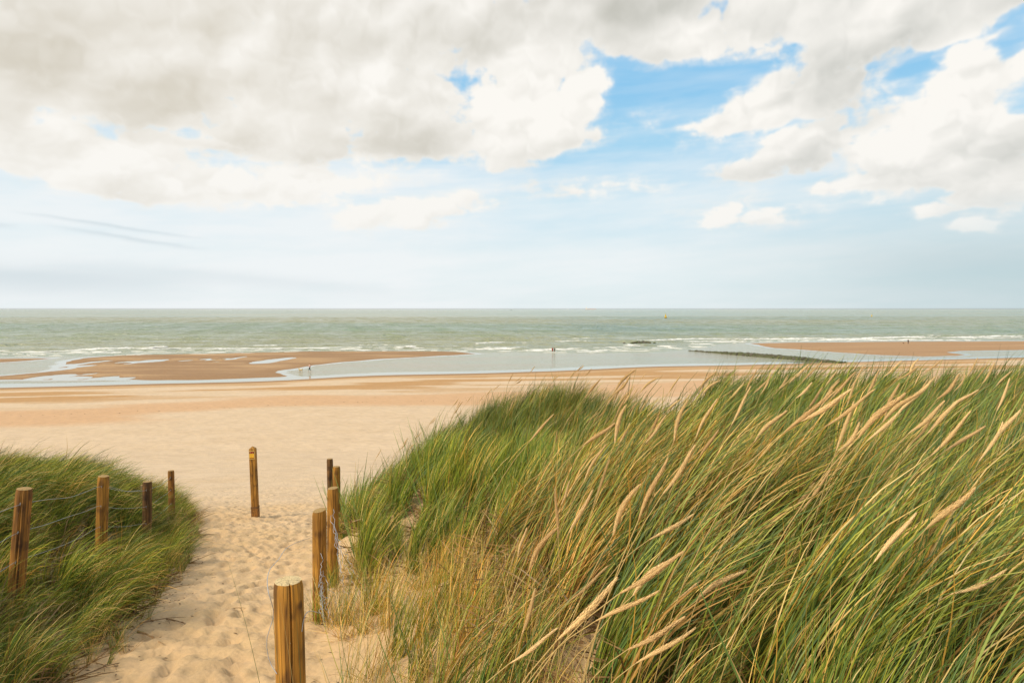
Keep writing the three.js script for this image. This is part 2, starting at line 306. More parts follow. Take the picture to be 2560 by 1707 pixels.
function sandColour(x, d, e) {
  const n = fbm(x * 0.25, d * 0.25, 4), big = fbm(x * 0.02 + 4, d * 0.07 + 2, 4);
  let c = mix3(mix3(PATH_DIMMED, DRY, sstep(4, 28, d + 9 * n)), PALE, clamp(0.3 + 0.55 * n) * sstep(6, 20, d + 5 * n));  // near sand has lens darkening painted in as deeper orange, fading out seawards
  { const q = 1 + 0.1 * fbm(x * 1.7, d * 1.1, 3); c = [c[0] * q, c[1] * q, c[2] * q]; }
  if (d > 26) {
    const S = shoreAt(x), s = S - d;                 // metres up the beach from the water
    c = mix3(c, ROSY, 0.95 * sstep(66, 58, s + 16 * big) * sstep(40, 46, s + 16 * big));
    const streak = fbm(x * 0.026 - d * 0.03, d * 0.12, 4);
    c = mix3(c, DAMP, sstep(-0.12, 0.06, streak + 0.22 * big) * sstep(46, 28, s + 10 * big) * sstep(3, 9, s));
    c = mix3(c, PALE, sstep(0.12, 0.4, -streak) * sstep(50, 34, s) * 0.5);
    c = mix3(c, DAMP, sstep(9, 3, s + 3 * streak) * 0.8);
    c = mix3(c, WET, sstep(3.2, 0.5, s + 1.2 * streak));
    if (s < 0) { const q = fbm(x * 0.03, d * 0.1, 4); c = mix3(WET, mix3(BAR, BARDRY, clamp(0.4 + 2.2 * q)), sstep(0.0, 0.2, e + 0.06 * q)); if (x > 40) c = mix3(c, [0.43, 0.255, 0.125], 0.6); }
  }
  return c;
}
function sheet(xs, ds, height, colour, uvScale) {
  const nx = xs.length, nd = ds.length, pos = new Float32Array(nx * nd * 3), uv = new Float32Array(nx * nd * 2), cl = colour && new Float32Array(nx * nd * 3), idx = new Uint32Array((nx - 1) * (nd - 1) * 6);
  for (let j = 0; j < nd; j++) for (let i = 0; i < nx; i++) {
    const k = j * nx + i, x = xs[i], d = ds[j], y = height(x, d, k);
    pos[k * 3] = x; pos[k * 3 + 1] = y; pos[k * 3 + 2] = -d; uv[k * 2] = x / uvScale; uv[k * 2 + 1] = d / uvScale;
    if (cl) { const c = colour(x, d, y); cl[k * 3] = c[0]; cl[k * 3 + 1] = c[1]; cl[k * 3 + 2] = c[2]; }
  }
  let o = 0;
  for (let j = 0; j < nd - 1; j++) for (let i = 0; i < nx - 1; i++) { const a = j * nx + i, b = a + 1, c = a + nx, e = c + 1; idx[o++] = a; idx[o++] = b; idx[o++] = c; idx[o++] = b; idx[o++] = e; idx[o++] = c; }
  const g = new THREE.BufferGeometry();
  g.setAttribute('position', new THREE.BufferAttribute(pos, 3)); g.setAttribute('uv', new THREE.BufferAttribute(uv, 2)); if (cl) g.setAttribute('color', new THREE.BufferAttribute(cl, 3));
  g.setIndex(new THREE.BufferAttribute(idx, 1)); g.computeVertexNormals(); return g;
}
function steps(list) { const out = [list[0][0]]; for (let k = 0; k < list.length - 1; k++) { const [a, sa] = list[k], [b, sb] = list[k + 1]; let v = a; for (;;) { const s = lerp(sa, sb, clamp((v - a) / (b - a))); v += s; if (v >= b - s * 0.4) break; out.push(v); } out.push(b); } return out; }
{
  const xs = steps([[-70, 6], [-20, 1], [-9, 0.06], [-7, 0.045], [1, 0.045], [4, 0.2], [20, 1], [70, 6]]), ds = steps([[-40, 4], [-4, 0.6], [2.5, 0.06], [4, 0.045], [14, 0.05], [20, 0.09], [30, 0.2]]);
  const h = new Float32Array(xs.length * ds.length);
  const find = (a, v) => { let lo = 0, hi = a.length - 1; while (lo < hi) { const m = (lo + hi) >> 1; if (a[m] < v) lo = m + 1; else hi = m; } return lo; };
  for (let i = 0; i < 8200; i++) {      // real hollows trodden by feet
    const near = i < 2600, d = near ? rr(1.5, 16) : 9 + 20.6 * Math.pow(rnd(), 1.5), c = (fenceX(d) + leftX(d)) / 2 - (near ? 0 : 0.4), w = near ? (fenceX(d) - leftX(d)) * 0.5 + 0.15 : 5.5, x = c + clamp(gauss(), -1.4, 1.4) * w * (near ? 0.8 : 1);
    if (x < leftX(d) - 0.25 && d < 15) continue; if (x > fenceX(d) + 0.6 && d < 13) continue;
    const L = rr(0.09, 0.15), W = rr(0.04, 0.065), dep = rr(0.008, 0.027) * (near ? sstep(18, 12, d) : sstep(30, 15, d)) * (near ? 1 : 1), a = gauss() * 0.45 + 0.25, cs = Math.cos(a), sn = Math.sin(a);
    for (let j = find(ds, d - 0.36); j < ds.length && ds[j] < d + 0.36; j++) for (let k = find(xs, x - 0.36); k < xs.length && xs[k] < x + 0.36; k++) {
      const dx = xs[k] - x, dd = ds[j] - d, p = (dd * cs + dx * sn) / L, q = (-dd * sn + dx * cs) / W, r = Math.sqrt(p * p + q * q); if (r > 2.1) continue;
      h[j * xs.length + k] += r < 1 ? -dep * (1 - r * r) : 0.28 * dep * Math.sin((r - 1) / 1.1 * Math.PI);
    }
  }
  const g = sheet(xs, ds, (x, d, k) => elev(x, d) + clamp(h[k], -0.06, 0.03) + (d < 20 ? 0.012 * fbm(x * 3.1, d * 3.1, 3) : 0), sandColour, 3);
  single('sand_ground', g, nearSand, 'warm pale trodden sand of the dune path', 'sand', null, 'structure');
  const xf = steps([[-420, 20], [-190, 2], [-160, 0.8], [175, 0.8], [210, 2], [420, 20]]), df = steps([[29.4, 0.5], [60, 0.9], [105, 0.7], [285, 0.8], [320, 4]]);
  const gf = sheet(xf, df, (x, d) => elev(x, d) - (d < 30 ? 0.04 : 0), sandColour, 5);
  single('beach', gf, farSand, 'wide sandy beach with damp streaks and low sandbars', 'beach', null, 'structure');
}

// ---------------------------------------------------------------- sea and the calm lagoon behind the bars
const seamAt = hermite([[-260, 178], [-140, 184], [-65, 197], [-40, 206], [0, 203], [20, 200], [45, 205], [75, 245], [96, 266], [150, 279], [260, 292]]);
const rippleTex = texture(1024, 1024, (u, v) => 0.5 + 0.42 * (tnoise(u, v, 24, 60) - 0.5) + 0.36 * (tnoise(u, v, 60, 150, 8) - 0.5) + 0.22 * (tnoise(u, v, 130, 250, 21) - 0.5));
const waveTex = texture(1024, 1024, (u, v) => { const a = tnoise(u, v, 16, 48), b = tnoise(u, v, 40, 110, 8), c = tnoise(u, v, 100, 240, 21); return 0.5 + 0.55 * (Math.abs(a - 0.5) * 2 - 0.5) * -1 + 0.35 * (b - 0.5) + 0.2 * (c - 0.5); });
const calmWater = new THREE.MeshPhysicalMaterial({ vertexColors: true, roughness: 0.14, ior: 1.33, bumpMap: rippleTex, bumpScale: 0.2, side: THREE.DoubleSide });
const filmWater = new THREE.MeshPhysicalMaterial({ vertexColors: true, roughness: 0.02, ior: 1.5, bumpMap: rippleTex, bumpScale: 0.006, side: THREE.DoubleSide });
const seaWater = new THREE.MeshPhysicalMaterial({ vertexColors: true, roughness: 0.16, ior: 1.33, bumpMap: waveTex, bumpScale: 0.9, side: THREE.DoubleSide });
const SEA = [0.245, 0.285, 0.18], CLEAR = [0.215, 0.28, 0.2], SILT = [0.29, 0.30, 0.18], LAGOON = [0.31, 0.325, 0.225];
{
  const nr = 130, cols = 521, pos = [], uv = [], cl = [], still = [], rippled = [], deep = [];
  for (let j = 0; j < nr; j++) for (let i = 0; i < cols; i++) {
    const x = lerp(-260, 260, i / (cols - 1)), t = j / (nr - 1), d = lerp(shoreAt(x) - 5, seamAt(x) + 1, t * (0.55 + 0.45 * t)), k = fbm(x * 0.03, d * 0.08, 3);
    pos.push(x, 0.004 * fbm(x * 0.2, d * 0.3, 2), -d); uv.push(x / 24, d / 24); cl.push(...mix3(LAGOON, [0.34, 0.29, 0.19], clamp(0.3 + k))); deep.push(-elev(x, d) + 0.03 * k);
    if (j && i) { const a = j * cols + i, b = a - 1, e = a - cols, f = e - 1; (Math.max(deep[a], deep[b], deep[e], deep[f]) < 0.07 ? still : rippled).push(f, e, b, e, a, b); }
  }
  const make = (idx) => { const g = new THREE.BufferGeometry(); g.setAttribute('position', new THREE.Float32BufferAttribute(pos, 3)); g.setAttribute('uv', new THREE.Float32BufferAttribute(uv, 2)); g.setAttribute('color', new THREE.Float32BufferAttribute(cl, 3)); g.setIndex(idx); g.computeVertexNormals(); return g; };
  single('lagoon_water', make(rippled), calmWater, 'rippled shallow tidal water between beach and sandbars', 'water', null, 'structure');
  single('shallow_water', make(still), filmWater, 'thin still film of water along the sand edges', 'water', null, 'structure');
}
function swell(x, d) {
  const s = seamAt(x), f = sstep(0, 45, d - s), far = sstep(2600, 500, d);
  const wx = x + 14 * fbm(x * 0.012, d * 0.012, 2), wd = d + 12 * fbm(x * 0.014 + 8, d * 0.02, 3) + 0.06 * x, env = 0.45 + 0.9 * clamp(0.5 + fbm(x * 0.012, d * 0.03 + 3, 3));
  let h = 0;
  for (const [L, A, kx] of [[23, 0.26, 0.05], [12.5, 0.2, -0.22], [7.3, 0.11, 0.3], [5.1, 0.06, -0.4]]) { const ph = (wd + kx * wx) / L * 6.2832, c = 0.5 + 0.5 * Math.cos(ph); h += A * (c * c * 1.5 - 0.5); }
  return 1.5 * h * env * far * (0.12 + 0.88 * f);
}
{
  const ts = [0]; { let v = 0; while (v < 160) { v += 0.8; ts.push(v); } while (v < 900) { v += lerp(0.8, 4, (v - 160) / 740); ts.push(v); } while (v < 38000) { v *= 1.11; ts.push(v); } }
  const cols = 361, pos = [], uv = [], cl = [], idx = [];
  ts.forEach((t, j) => {
    for (let i = 0; i < cols; i++) {
      const u = i / (cols - 1) * 2 - 1, reach = 270 + t * 1.15, x = u * reach, d = seamAt(clamp(x, -260, 260)) + t;
      const y = (t > 3000 ? 0 : swell(x, d)) * sstep(0, 6, t) + (t < 1 ? -0.01 : 0);
      pos.push(x, y, -d); uv.push(x / 60, d / 60);
      const band = fbm(x * 0.0009 + 5, d * 0.0032 + 2, 4), patch = fbm(x * 0.006, d * 0.02, 3);
      let c = mix3(SEA, CLEAR, sstep(0.0, 0.25, band)); c = mix3(c, SILT, 0.8 * sstep(-0.02, -0.25, band));
      const m = 1 + 0.12 * patch; cl.push(c[0] * m, c[1] * m, c[2] * m);
      if (j && i) { const a = j * cols + i, b = a - 1, e = a - cols, f = e - 1; idx.push(f, e, b, e, a, b); }
    }
  });
  const g = new THREE.BufferGeometry(); g.setAttribute('position', new THREE.Float32BufferAttribute(pos, 3)); g.setAttribute('uv', new THREE.Float32BufferAttribute(uv, 2)); g.setAttribute('color', new THREE.Float32BufferAttribute(cl, 3)); g.setIndex(idx); g.computeVertexNormals();
  single('sea', g, seaWater, 'grey green choppy sea reaching to the horizon', 'sea', null, 'structure');
}
// foam: ragged low ridges of white water along breaking crests [x0, d0, x1, d1, height, width]
const FOAM = [
  [-138.9, 216.5, -125.1, 226.4, 0.5775, 1.76], [-122.6, 230.0, -118.4, 234.8, 0.63, 1.65], [-115.8, 245.2, -113.6, 247.9, 0.42, 1.32], [-150.6, 200.8, -136.2, 212.4, 0.189, 1.1],
  [-123.2, 223.0, -74.3, 226.4, 0.21, 1.21], [-72.3, 226.4, -52.3, 230.0, 0.2625, 1.21], [-38.3, 230.0, -31.0, 230.0, 0.42, 1.32], [-18.2, 234.8, -13.2, 237.3, 0.42, 1.32],
  [-13.1, 254.8, -4.4, 265.8, 0.4725, 1.76], [-8.7, 220.8, 1.3, 227.6, 0.3675, 1.54], [0.0, 254.8, 6.8, 259.5, 0.3675, 1.32], [25.7, 297.9, 36.6, 301.9, 0.4725, 1.76],
  [18.2, 272.3, 29.7, 273.6, 0.3675, 1.43], [6.2, 216.5, 21.4, 223.9, 0.315, 1.32], [19.7, 206.8, 29.9, 212.4, 0.2625, 1.21], [53.6, 280.9, 94.9, 297.9, 0.5775, 2.42],
  [91.3, 286.3, 134.8, 301.9, 0.63, 2.42], [132.3, 286.3, 193.1, 320.7, 0.63, 2.64], [197.4, 325.9, 208.6, 333.7, 0.63, 2.42], [197.8, 310.4, 246.5, 328.8, 0.525, 2.2],
  [239.4, 319.3, 326.5, 344.0, 0.525, 2.2], [52.7, 239.9, 54.0, 228.8, 0.3675, 1.21], [40.2, 245.2, 45.5, 242.5, 0.315, 1.1], [-141.0, 197.3, -117.4, 204.5, 0.126, 0.99],
  [-189.3, 204.5, -159.2, 212.4, 0.42, 1.54], [29.6, 230.0, 38.1, 232.4, 0.21, 1.1], [-54.6, 245.2, -46.5, 247.9, 0.315, 1.32], [-89.9, 239.9, -82.0, 241.2, 0.3675, 1.32],
  [153.9, 301.9, 232.7, 310.4, 0.2625, 1.65], [67.0, 272.3, 92.0, 275.7, 0.21, 1.54], [118.5, 280.9, 189.1, 288.2, 0.21, 1.43],
];
{
  const geos = [];
  for (const [x0, d0, x1, d1, hgt, wid] of FOAM) {
    const L = Math.hypot(x1 - x0, d1 - d0), n = Math.max(10, Math.round(L / 0.35)), pos = [], idx = [], m = 7, so = rnd() * 100;
    for (let i = 0; i <= n; i++) {
      const t = i / n, env = Math.pow(Math.sin(Math.PI * clamp(t * 0.96 + 0.02)), 0.5), k = clamp(0.35 + 0.9 * (fbm(i * 0.13 + so, 3, 3) + 0.35)) * env, x = lerp(x0, x1, t), d = lerp(d0, d1, t) + 1.1 * fbm(i * 0.05 + so, 9, 3);
      for (let j = 0; j <= m; j++) { const q = j / m * 2 - 1, y = Math.max(0, 1 - q * q) * hgt * k * (0.75 + 0.5 * fbm(i * 0.6 + so, j * 0.9, 2)); pos.push(x + 0.15 * fbm(i * 0.7, j, 2), 0.02 - 0.06 * Math.abs(q) + y + 0.6 * Math.max(-0.05, swell(x, d)), -(d + q * wid * (0.35 + 0.65 * k))); }
    }
    for (let i = 0; i < n; i++) for (let j = 0; j < m; j++) { const a = i * (m + 1) + j; idx.push(a, a + 1, a + m + 1, a + 1, a + m + 2, a + m + 1); }
    const g = new THREE.BufferGeometry(); g.setAttribute('position', new THREE.Float32BufferAttribute(pos, 3)); g.setIndex(idx); g.computeVertexNormals(); geos.push(g);
  }
  single('surf_foam', mergeGeometries(geos), std({ color: col(0.76, 0.76, 0.73), roughness: 0.85 }), 'white foam of small waves breaking off the sandbars', 'foam', null, 'stuff');
}

{ // flecks and trails of foam round the breakers and along the bars
  const g = new THREE.SphereGeometry(1, 7, 4, 0, 6.2832, 0, Math.PI / 2), list = [];
  for (const [x0, d0, x1, d1, h] of FOAM) { const n = Math.round(Math.hypot(x1 - x0, d1 - d0) * (h > 0.3 ? 1.6 : 0.8)); for (let i = 0; i < n; i++) { const t = rr(-0.12, 1.12), s = -Math.abs(gauss()) * 7 + 1.5; list.push([lerp(x0, x1, t) + gauss(), lerp(d0, d1, t) + s, rr(0.4, 2.6) * rr(0.4, 1), rr(0.12, 0.45)]); } }
  for (let i = 0; i < 800; i++) { const x = rr(-150, 175), d = seamAt(x) + rr(2, 26) + 4 * fbm(x * 0.05, 2, 2); if (fbm(x * 0.06, d * 0.25, 3) < 0.06) continue; list.push([x, d, rr(0.5, 3.4), rr(0.1, 0.35)]); }
  const im = shade(new THREE.InstancedMesh(g, std({ color: col(0.74, 0.74, 0.7), roughness: 0.85 }), list.length)), M = new THREE.Matrix4(), Q = new THREE.Quaternion(); im.name = 'foam_flecks'; tag(im, 'scattered flecks and trails of white foam between the breakers and the sandbars', 'foam', null, 'stuff');
  list.forEach(([x, d, a, b], i) => { Q.setFromEuler(new THREE.Euler(0, 0.12 * gauss(), 0)); im.setMatrixAt(i, M.compose(new THREE.Vector3(x, Math.max(0, swell(x, d)) * 0.9 - 0.01, -d), Q, new THREE.Vector3(a, rr(0.05, 0.14), b))); }); scene.add(im);
}

// ---------------------------------------------------------------- stone groyne and the rocks off its end
const stoneShapes = [];
for (let v = 0; v < 7; v++) {
  const g = new THREE.IcosahedronGeometry(1, 2), p = g.attributes.position, o = rnd() * 50;
  for (let i = 0; i < p.count; i++) { const q = new THREE.Vector3().fromBufferAttribute(p, i), s = 0.8 + 0.3 * fbm(q.x * 1.3 + o, q.y * 1.3 + q.z * 1.7, 2); const e = new THREE.Vector3(Math.sign(q.x) * Math.pow(Math.abs(q.x), 0.7), Math.sign(q.y) * Math.pow(Math.abs(q.y), 0.75), Math.sign(q.z) * Math.pow(Math.abs(q.z), 0.7)); p.setXYZ(i, e.x * s, e.y * s * 0.75, e.z * s); }
  g.computeVertexNormals(); stoneShapes.push(g);
}
const stoneMats = [[0.075, 0.08, 0.03], [0.10, 0.092, 0.05], [0.065, 0.078, 0.025], [0.12, 0.105, 0.075], [0.07, 0.06, 0.04]].map((c) => std({ color: col(...c), roughness: 0.8, bumpMap: grain, bumpScale: 0.02 }));
function stoneIn(parent, name, x, y, z, s) { const m = part(name, stoneShapes[Math.floor(rnd() * 7)], stoneMats[Math.floor(rnd() * 5)], parent); m.position.set(x, y, z); m.rotation.set(rr(-0.3, 0.3), rr(0, 6.28), rr(-0.3, 0.3)); m.scale.set(s * rr(0.8, 1.25), s * rr(0.75, 1.1), s * rr(0.8, 1.2)); return m; }
{
  const A = [55.2, 212], B = [79, 163], root = thing('stone_groyne', 'long low groyne of dark weedy stones running from beach into sea', 'groyne');
  root.position.set(A[0], 0, -A[1]);
  const L = Math.hypot(B[0] - A[0], B[1] - A[1]), ux = (B[0] - A[0]) / L, ud = (B[1] - A[1]) / L;
  const prof = [], n = 90, m = 12;
  for (let i = 0; i <= n; i++) for (let j = 0; j <= m; j++) { const t = i / n, q = j / m * 2 - 1, w = lerp(0.7, 2.2, sstep(0, 0.5, t)), hh = lerp(0.12, 0.6, sstep(0, 0.45, t)) * sstep(1.03, 0.7, t) + 0.3 * t, s = t * L, off = q * w; prof.push(ux * s - ud * off, -0.3 + (1 - Math.pow(Math.abs(q), 2.2)) * (hh + 0.3) + 0.1 * fbm(s * 0.9, off * 0.9, 3), -(ud * s + ux * off)); }
  const idx = []; for (let i = 0; i < n; i++) for (let j = 0; j < m; j++) { const a = i * (m + 1) + j; idx.push(a, a + 1, a + m + 1, a + 1, a + m + 2, a + m + 1); }
  const g = new THREE.BufferGeometry(); g.setAttribute('position', new THREE.Float32BufferAttribute(prof, 3)); g.setIndex(idx); g.computeVertexNormals();
  part('core', g, stoneMats[0], root);
  for (let i = 0; i < 260; i++) { const t = Math.pow(rnd(), 0.85), w = lerp(0.7, 2.2, sstep(0, 0.5, t)), q = rr(-0.95, 0.95), s = t * L, off = q * w, hh = (1 - q * q) * (lerp(0.12, 0.58, sstep(0, 0.45, t)) * sstep(1.03, 0.7, t) + 0.3 * t); stoneIn(root, 'stone', ux * s - ud * off, hh - 0.1, -(ud * s + ux * off), rr(0.25, 0.5)); }
}
{
  const root = thing('rock_pile', 'cluster of dark wet rocks breaking the sea beyond the groyne', 'rocks'); root.position.set(46.5, 0.3, -252);
  for (let i = 0; i < 34; i++) { const x = gauss() * 5.2, big = Math.exp(-((x - 2) ** 2) / 14); stoneIn(root, 'rock', clamp(x, -6.6, 6.6), rr(-0.15, 0.25) + 0.25 * big, rr(-2.2, 2.2), rr(0.4, 0.75)); }
}

// ---------------------------------------------------------------- dune grass
const BLADE = { green: [[0.16, 0.21, 0.02], [0.225, 0.265, 0.024], [0.075, 0.135, 0.02], [0.33, 0.33, 0.033], [0.11, 0.175, 0.03]], straw: [[0.70, 0.47, 0.13], [0.62, 0.36, 0.06], [0.78, 0.57, 0.22], [0.42, 0.23, 0.06]] };
function bladeInto(B, base, dir, len, width, wind, droop, colour, segs = 6) {
  const p = base.clone(), v = dir.clone().normalize(), a = rnd() * 6.28, side = new THREE.Vector3(Math.cos(a), 0.15 * gauss(), Math.sin(a)), w = new THREE.Vector3(), n = new THREE.Vector3(), step = len / segs, start = B.pos.length / 3;
  for (let i = 0; i <= segs; i++) {
    const t = i / segs; w.crossVectors(v, side).normalize(); n.crossVectors(w, v).normalize();
    const hw = 0.5 * width * (i === segs ? 0.12 : Math.pow(1 - t, 0.55) * 0.9 + 0.1);
    B.pos.push(p.x - w.x * hw, p.y - w.y * hw, p.z - w.z * hw, p.x + w.x * hw, p.y + w.y * hw, p.z + w.z * hw);
    B.nor.push(n.x, n.y, n.z, n.x, n.y, n.z); B.col.push(...colour, ...colour);
    if (i < segs) { const k = start + i * 2; B.idx.push(k, k + 1, k + 2, k + 1, k + 3, k + 2); }
    p.addScaledVector(v, step); const g = (t + 0.15);
    v.x += wind * g / segs * 2; v.y -= droop * g * g / segs * 2; v.normalize();
  }
}
const newB = () => ({ pos: [], nor: [], col: [], idx: [] });
function bladesGeometry(B) { const g = new THREE.BufferGeometry(); g.setAttribute('position', new THREE.Float32BufferAttribute(B.pos, 3)); g.setAttribute('normal', new THREE.Float32BufferAttribute(B.nor, 3)); g.setAttribute('color', new THREE.Float32BufferAttribute(B.col, 3)); g.setIndex(B.idx); return g; }
function tuft({ n, len, spread = 0.07, splay = 0.32, wind, droop, width, straw, litter = 0 }) {
  const B = newB();
  for (let i = 0; i < n; i++) {
    const a = rnd() * 6.28, r = spread * Math.sqrt(rnd()), base = new THREE.Vector3(Math.cos(a) * r, -0.03, Math.sin(a) * r), b = rnd() * 6.28, s = splay * Math.abs(gauss());
    const dead = rnd() < straw, list = dead ? BLADE.straw : BLADE.green, c0 = list[Math.floor(rnd() * list.length)], m = rr(0.8, 1.2);
    bladeInto(B, base, new THREE.Vector3(Math.cos(b) * s + 0.12 + wind * 0.2, 1, Math.sin(b) * s), rr(len[0], len[1]), width * rr(0.7, 1.3), wind * (rnd() < 0.09 ? rr(-0.7, 0.4) : rr(0.6, 1.4)), droop * rr(0.5, 1.5), c0.map((v) => v * m));
  }
  for (let i = 0; i < litter; i++) { const a = rnd() * 6.28, c0 = BLADE.straw[Math.floor(rnd() * 4)], m = rr(0.55, 0.95); bladeInto(B, new THREE.Vector3(Math.cos(a) * spread * 1.4, 0.0, Math.sin(a) * spread * 1.4), new THREE.Vector3(Math.cos(a) + 0.4, rr(0.1, 0.7), Math.sin(a)), rr(0.15, 0.4), width * 0.9, 0.3, 1.4, c0.map((v) => v * m), 4); }
  return bladesGeometry(B);
}
const leaf = std({ vertexColors: true, roughness: 0.55 });
const KINDS = {
  windswept: [...Array(10)].map((_, i) => tuft({ n: 17, len: [0.6, 1.25], spread: 0.045, splay: 0.17, wind: rr(0.6, 1.15), droop: rr(0.25, 0.65), width: 0.0082, straw: [0.06, 0.2, 0.5][i % 3], litter: 3 })),
  sweptfar: [...Array(7)].map((_, i) => tuft({ n: 17, len: [0.5, 1.1], spread: 0.06, splay: 0.2, wind: rr(0.5, 1.0), droop: rr(0.25, 0.6), width: 0.0125, straw: [0.06, 0.15, 0.35][i % 3], litter: 2 })),
  upright: [...Array(7)].map((_, i) => tuft({ n: 22, len: [0.5, 1.0], spread: 0.05, splay: 0.42, wind: rr(0.15, 0.5), droop: rr(0.3, 0.6), width: 0.0088, straw: [0.03, 0.08, 0.2][i % 3], litter: 3 })),
  drooping: [...Array(8)].map((_, i) => tuft({ n: 24, len: [0.6, 1.15], spread: 0.06, splay: 0.36, wind: rr(0.8, 1.3), droop: rr(1.1, 2.0), width: 0.0085, straw: [0.05, 0.12, 0.3][i % 3], litter: 2 })),
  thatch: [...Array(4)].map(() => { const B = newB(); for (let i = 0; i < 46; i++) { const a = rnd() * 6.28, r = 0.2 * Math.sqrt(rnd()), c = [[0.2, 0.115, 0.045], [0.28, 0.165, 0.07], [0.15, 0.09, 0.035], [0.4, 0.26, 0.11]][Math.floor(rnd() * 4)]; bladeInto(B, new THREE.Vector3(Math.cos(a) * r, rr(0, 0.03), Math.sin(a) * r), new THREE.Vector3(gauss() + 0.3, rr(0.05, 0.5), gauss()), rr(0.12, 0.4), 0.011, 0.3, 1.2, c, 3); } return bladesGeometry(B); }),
  strawy: [...Array(5)].map(() => tuft({ n: 20, len: [0.4, 0.9], spread: 0.08, splay: 0.75, wind: rr(0.0, 0.5), droop: rr(0.5, 1.1), width: 0.005, straw: 0.6, litter: 12 })),
};
function scatter(name, label, kindMix, spots) {   // spots: [x, y, z, yaw, scale, tint, kind]
  const root = new THREE.Group(); root.name = numbered(name); tag(root, label, 'grass', null, 'stuff'); scene.add(root);
  const buckets = new Map();
  for (const s of spots) { const list = KINDS[s[6]], g = list[Math.floor(rnd() * list.length)]; if (!buckets.has(g)) buckets.set(g, []); buckets.get(g).push(s); }
  const M = new THREE.Matrix4(), Q = new THREE.Quaternion(), E = new THREE.Euler(), V = new THREE.Vector3(), S = new THREE.Vector3(), C = new THREE.Color();
  for (const [g, list] of buckets) {
    const im = shade(new THREE.InstancedMesh(g, leaf, list.length)); im.name = 'blades'; im.userData.kind = 'stuff';
    list.forEach(([x, y, z, yaw, s, tint], i) => { E.set(rr(-0.1, 0.1), yaw, rr(-0.12, 0.06), 'YXZ'); Q.setFromEuler(E); im.setMatrixAt(i, M.compose(V.set(x, y, z), Q, S.set(s * rr(0.9, 1.1), s, s * rr(0.9, 1.1)))); im.setColorAt(i, C.setRGB(...tint)); });
    root.add(im);
  }
  return root;
}
const tintOf = (x, d, k = 1) => { const n = fbm(x * 0.7 + 30, d * 0.7, 3), m = k * rr(0.82, 1.18) * (1 + 0.25 * n); return [m * (1 + 0.22 * n), m, m * (1 - 0.1 * n)]; };
const yawOf = (x, d) => 0.4 * gauss() + 0.6 * fbm(x * 0.5 + 60, d * 0.5, 2) + 0.18;
// grass grows in tussocks: centres kept apart, each with its own lean, size and tone
function tussocks(x0, x1, d0, d1, tries, gap, accept) {
  const kept = [], cell = new Map(), key = (i, j) => i * 4096 + j;
  for (let k = 0; k < tries; k++) {
    const x = rr(x0, x1), d = rr(d0, d1); if (!accept(x, d)) continue;
    const i = Math.floor((x + 50) / gap), j = Math.floor((d + 50) / gap); let ok = true;
    for (let a = -1; a <= 1 && ok; a++) for (let b = -1; b <= 1 && ok; b++) for (const q of cell.get(key(i + a, j + b)) ?? []) if ((q[0] - x) ** 2 + (q[1] - d) ** 2 < gap * gap) { ok = false; break; }
    if (!ok) continue; if (!cell.has(key(i, j))) cell.set(key(i, j), []); cell.get(key(i, j)).push([x, d]); kept.push([x, d]);
  }
  return kept;
}
const mixWarm = (x, d) => { const k = sstep(1.7, 0.6, x - 0.1 * d) * sstep(2.6, 4.2, d); return [1 + 0.3 * k, 1 + 0.08 * k, 1 - 0.05 * k]; };   // the flank by the path is drier
function fill(list, x, d, n, rad, size, tone, pick, yaw0 = 0, hue = [1, 1, 1]) {
  const yaw = yawOf(x, d) + yaw0, t0 = tintOf(x, d, tone).map((v, i) => v * hue[i]), s0 = rr(0.82, 1.12) * size, kind0 = pick();
  for (let i = 0; i < n; i++) { const a = rnd() * 6.28, r = rad * Math.sqrt(rnd()), px = x + Math.cos(a) * r, pd = d + Math.sin(a) * r, k = rr(0.85, 1.15); list.push([px, elev(px, pd), -pd, yaw + 0.36 * gauss(), s0 * rr(0.72, 1.1), t0.map((v) => v * k), rnd() < 0.8 ? kind0 : pick()]); }
}
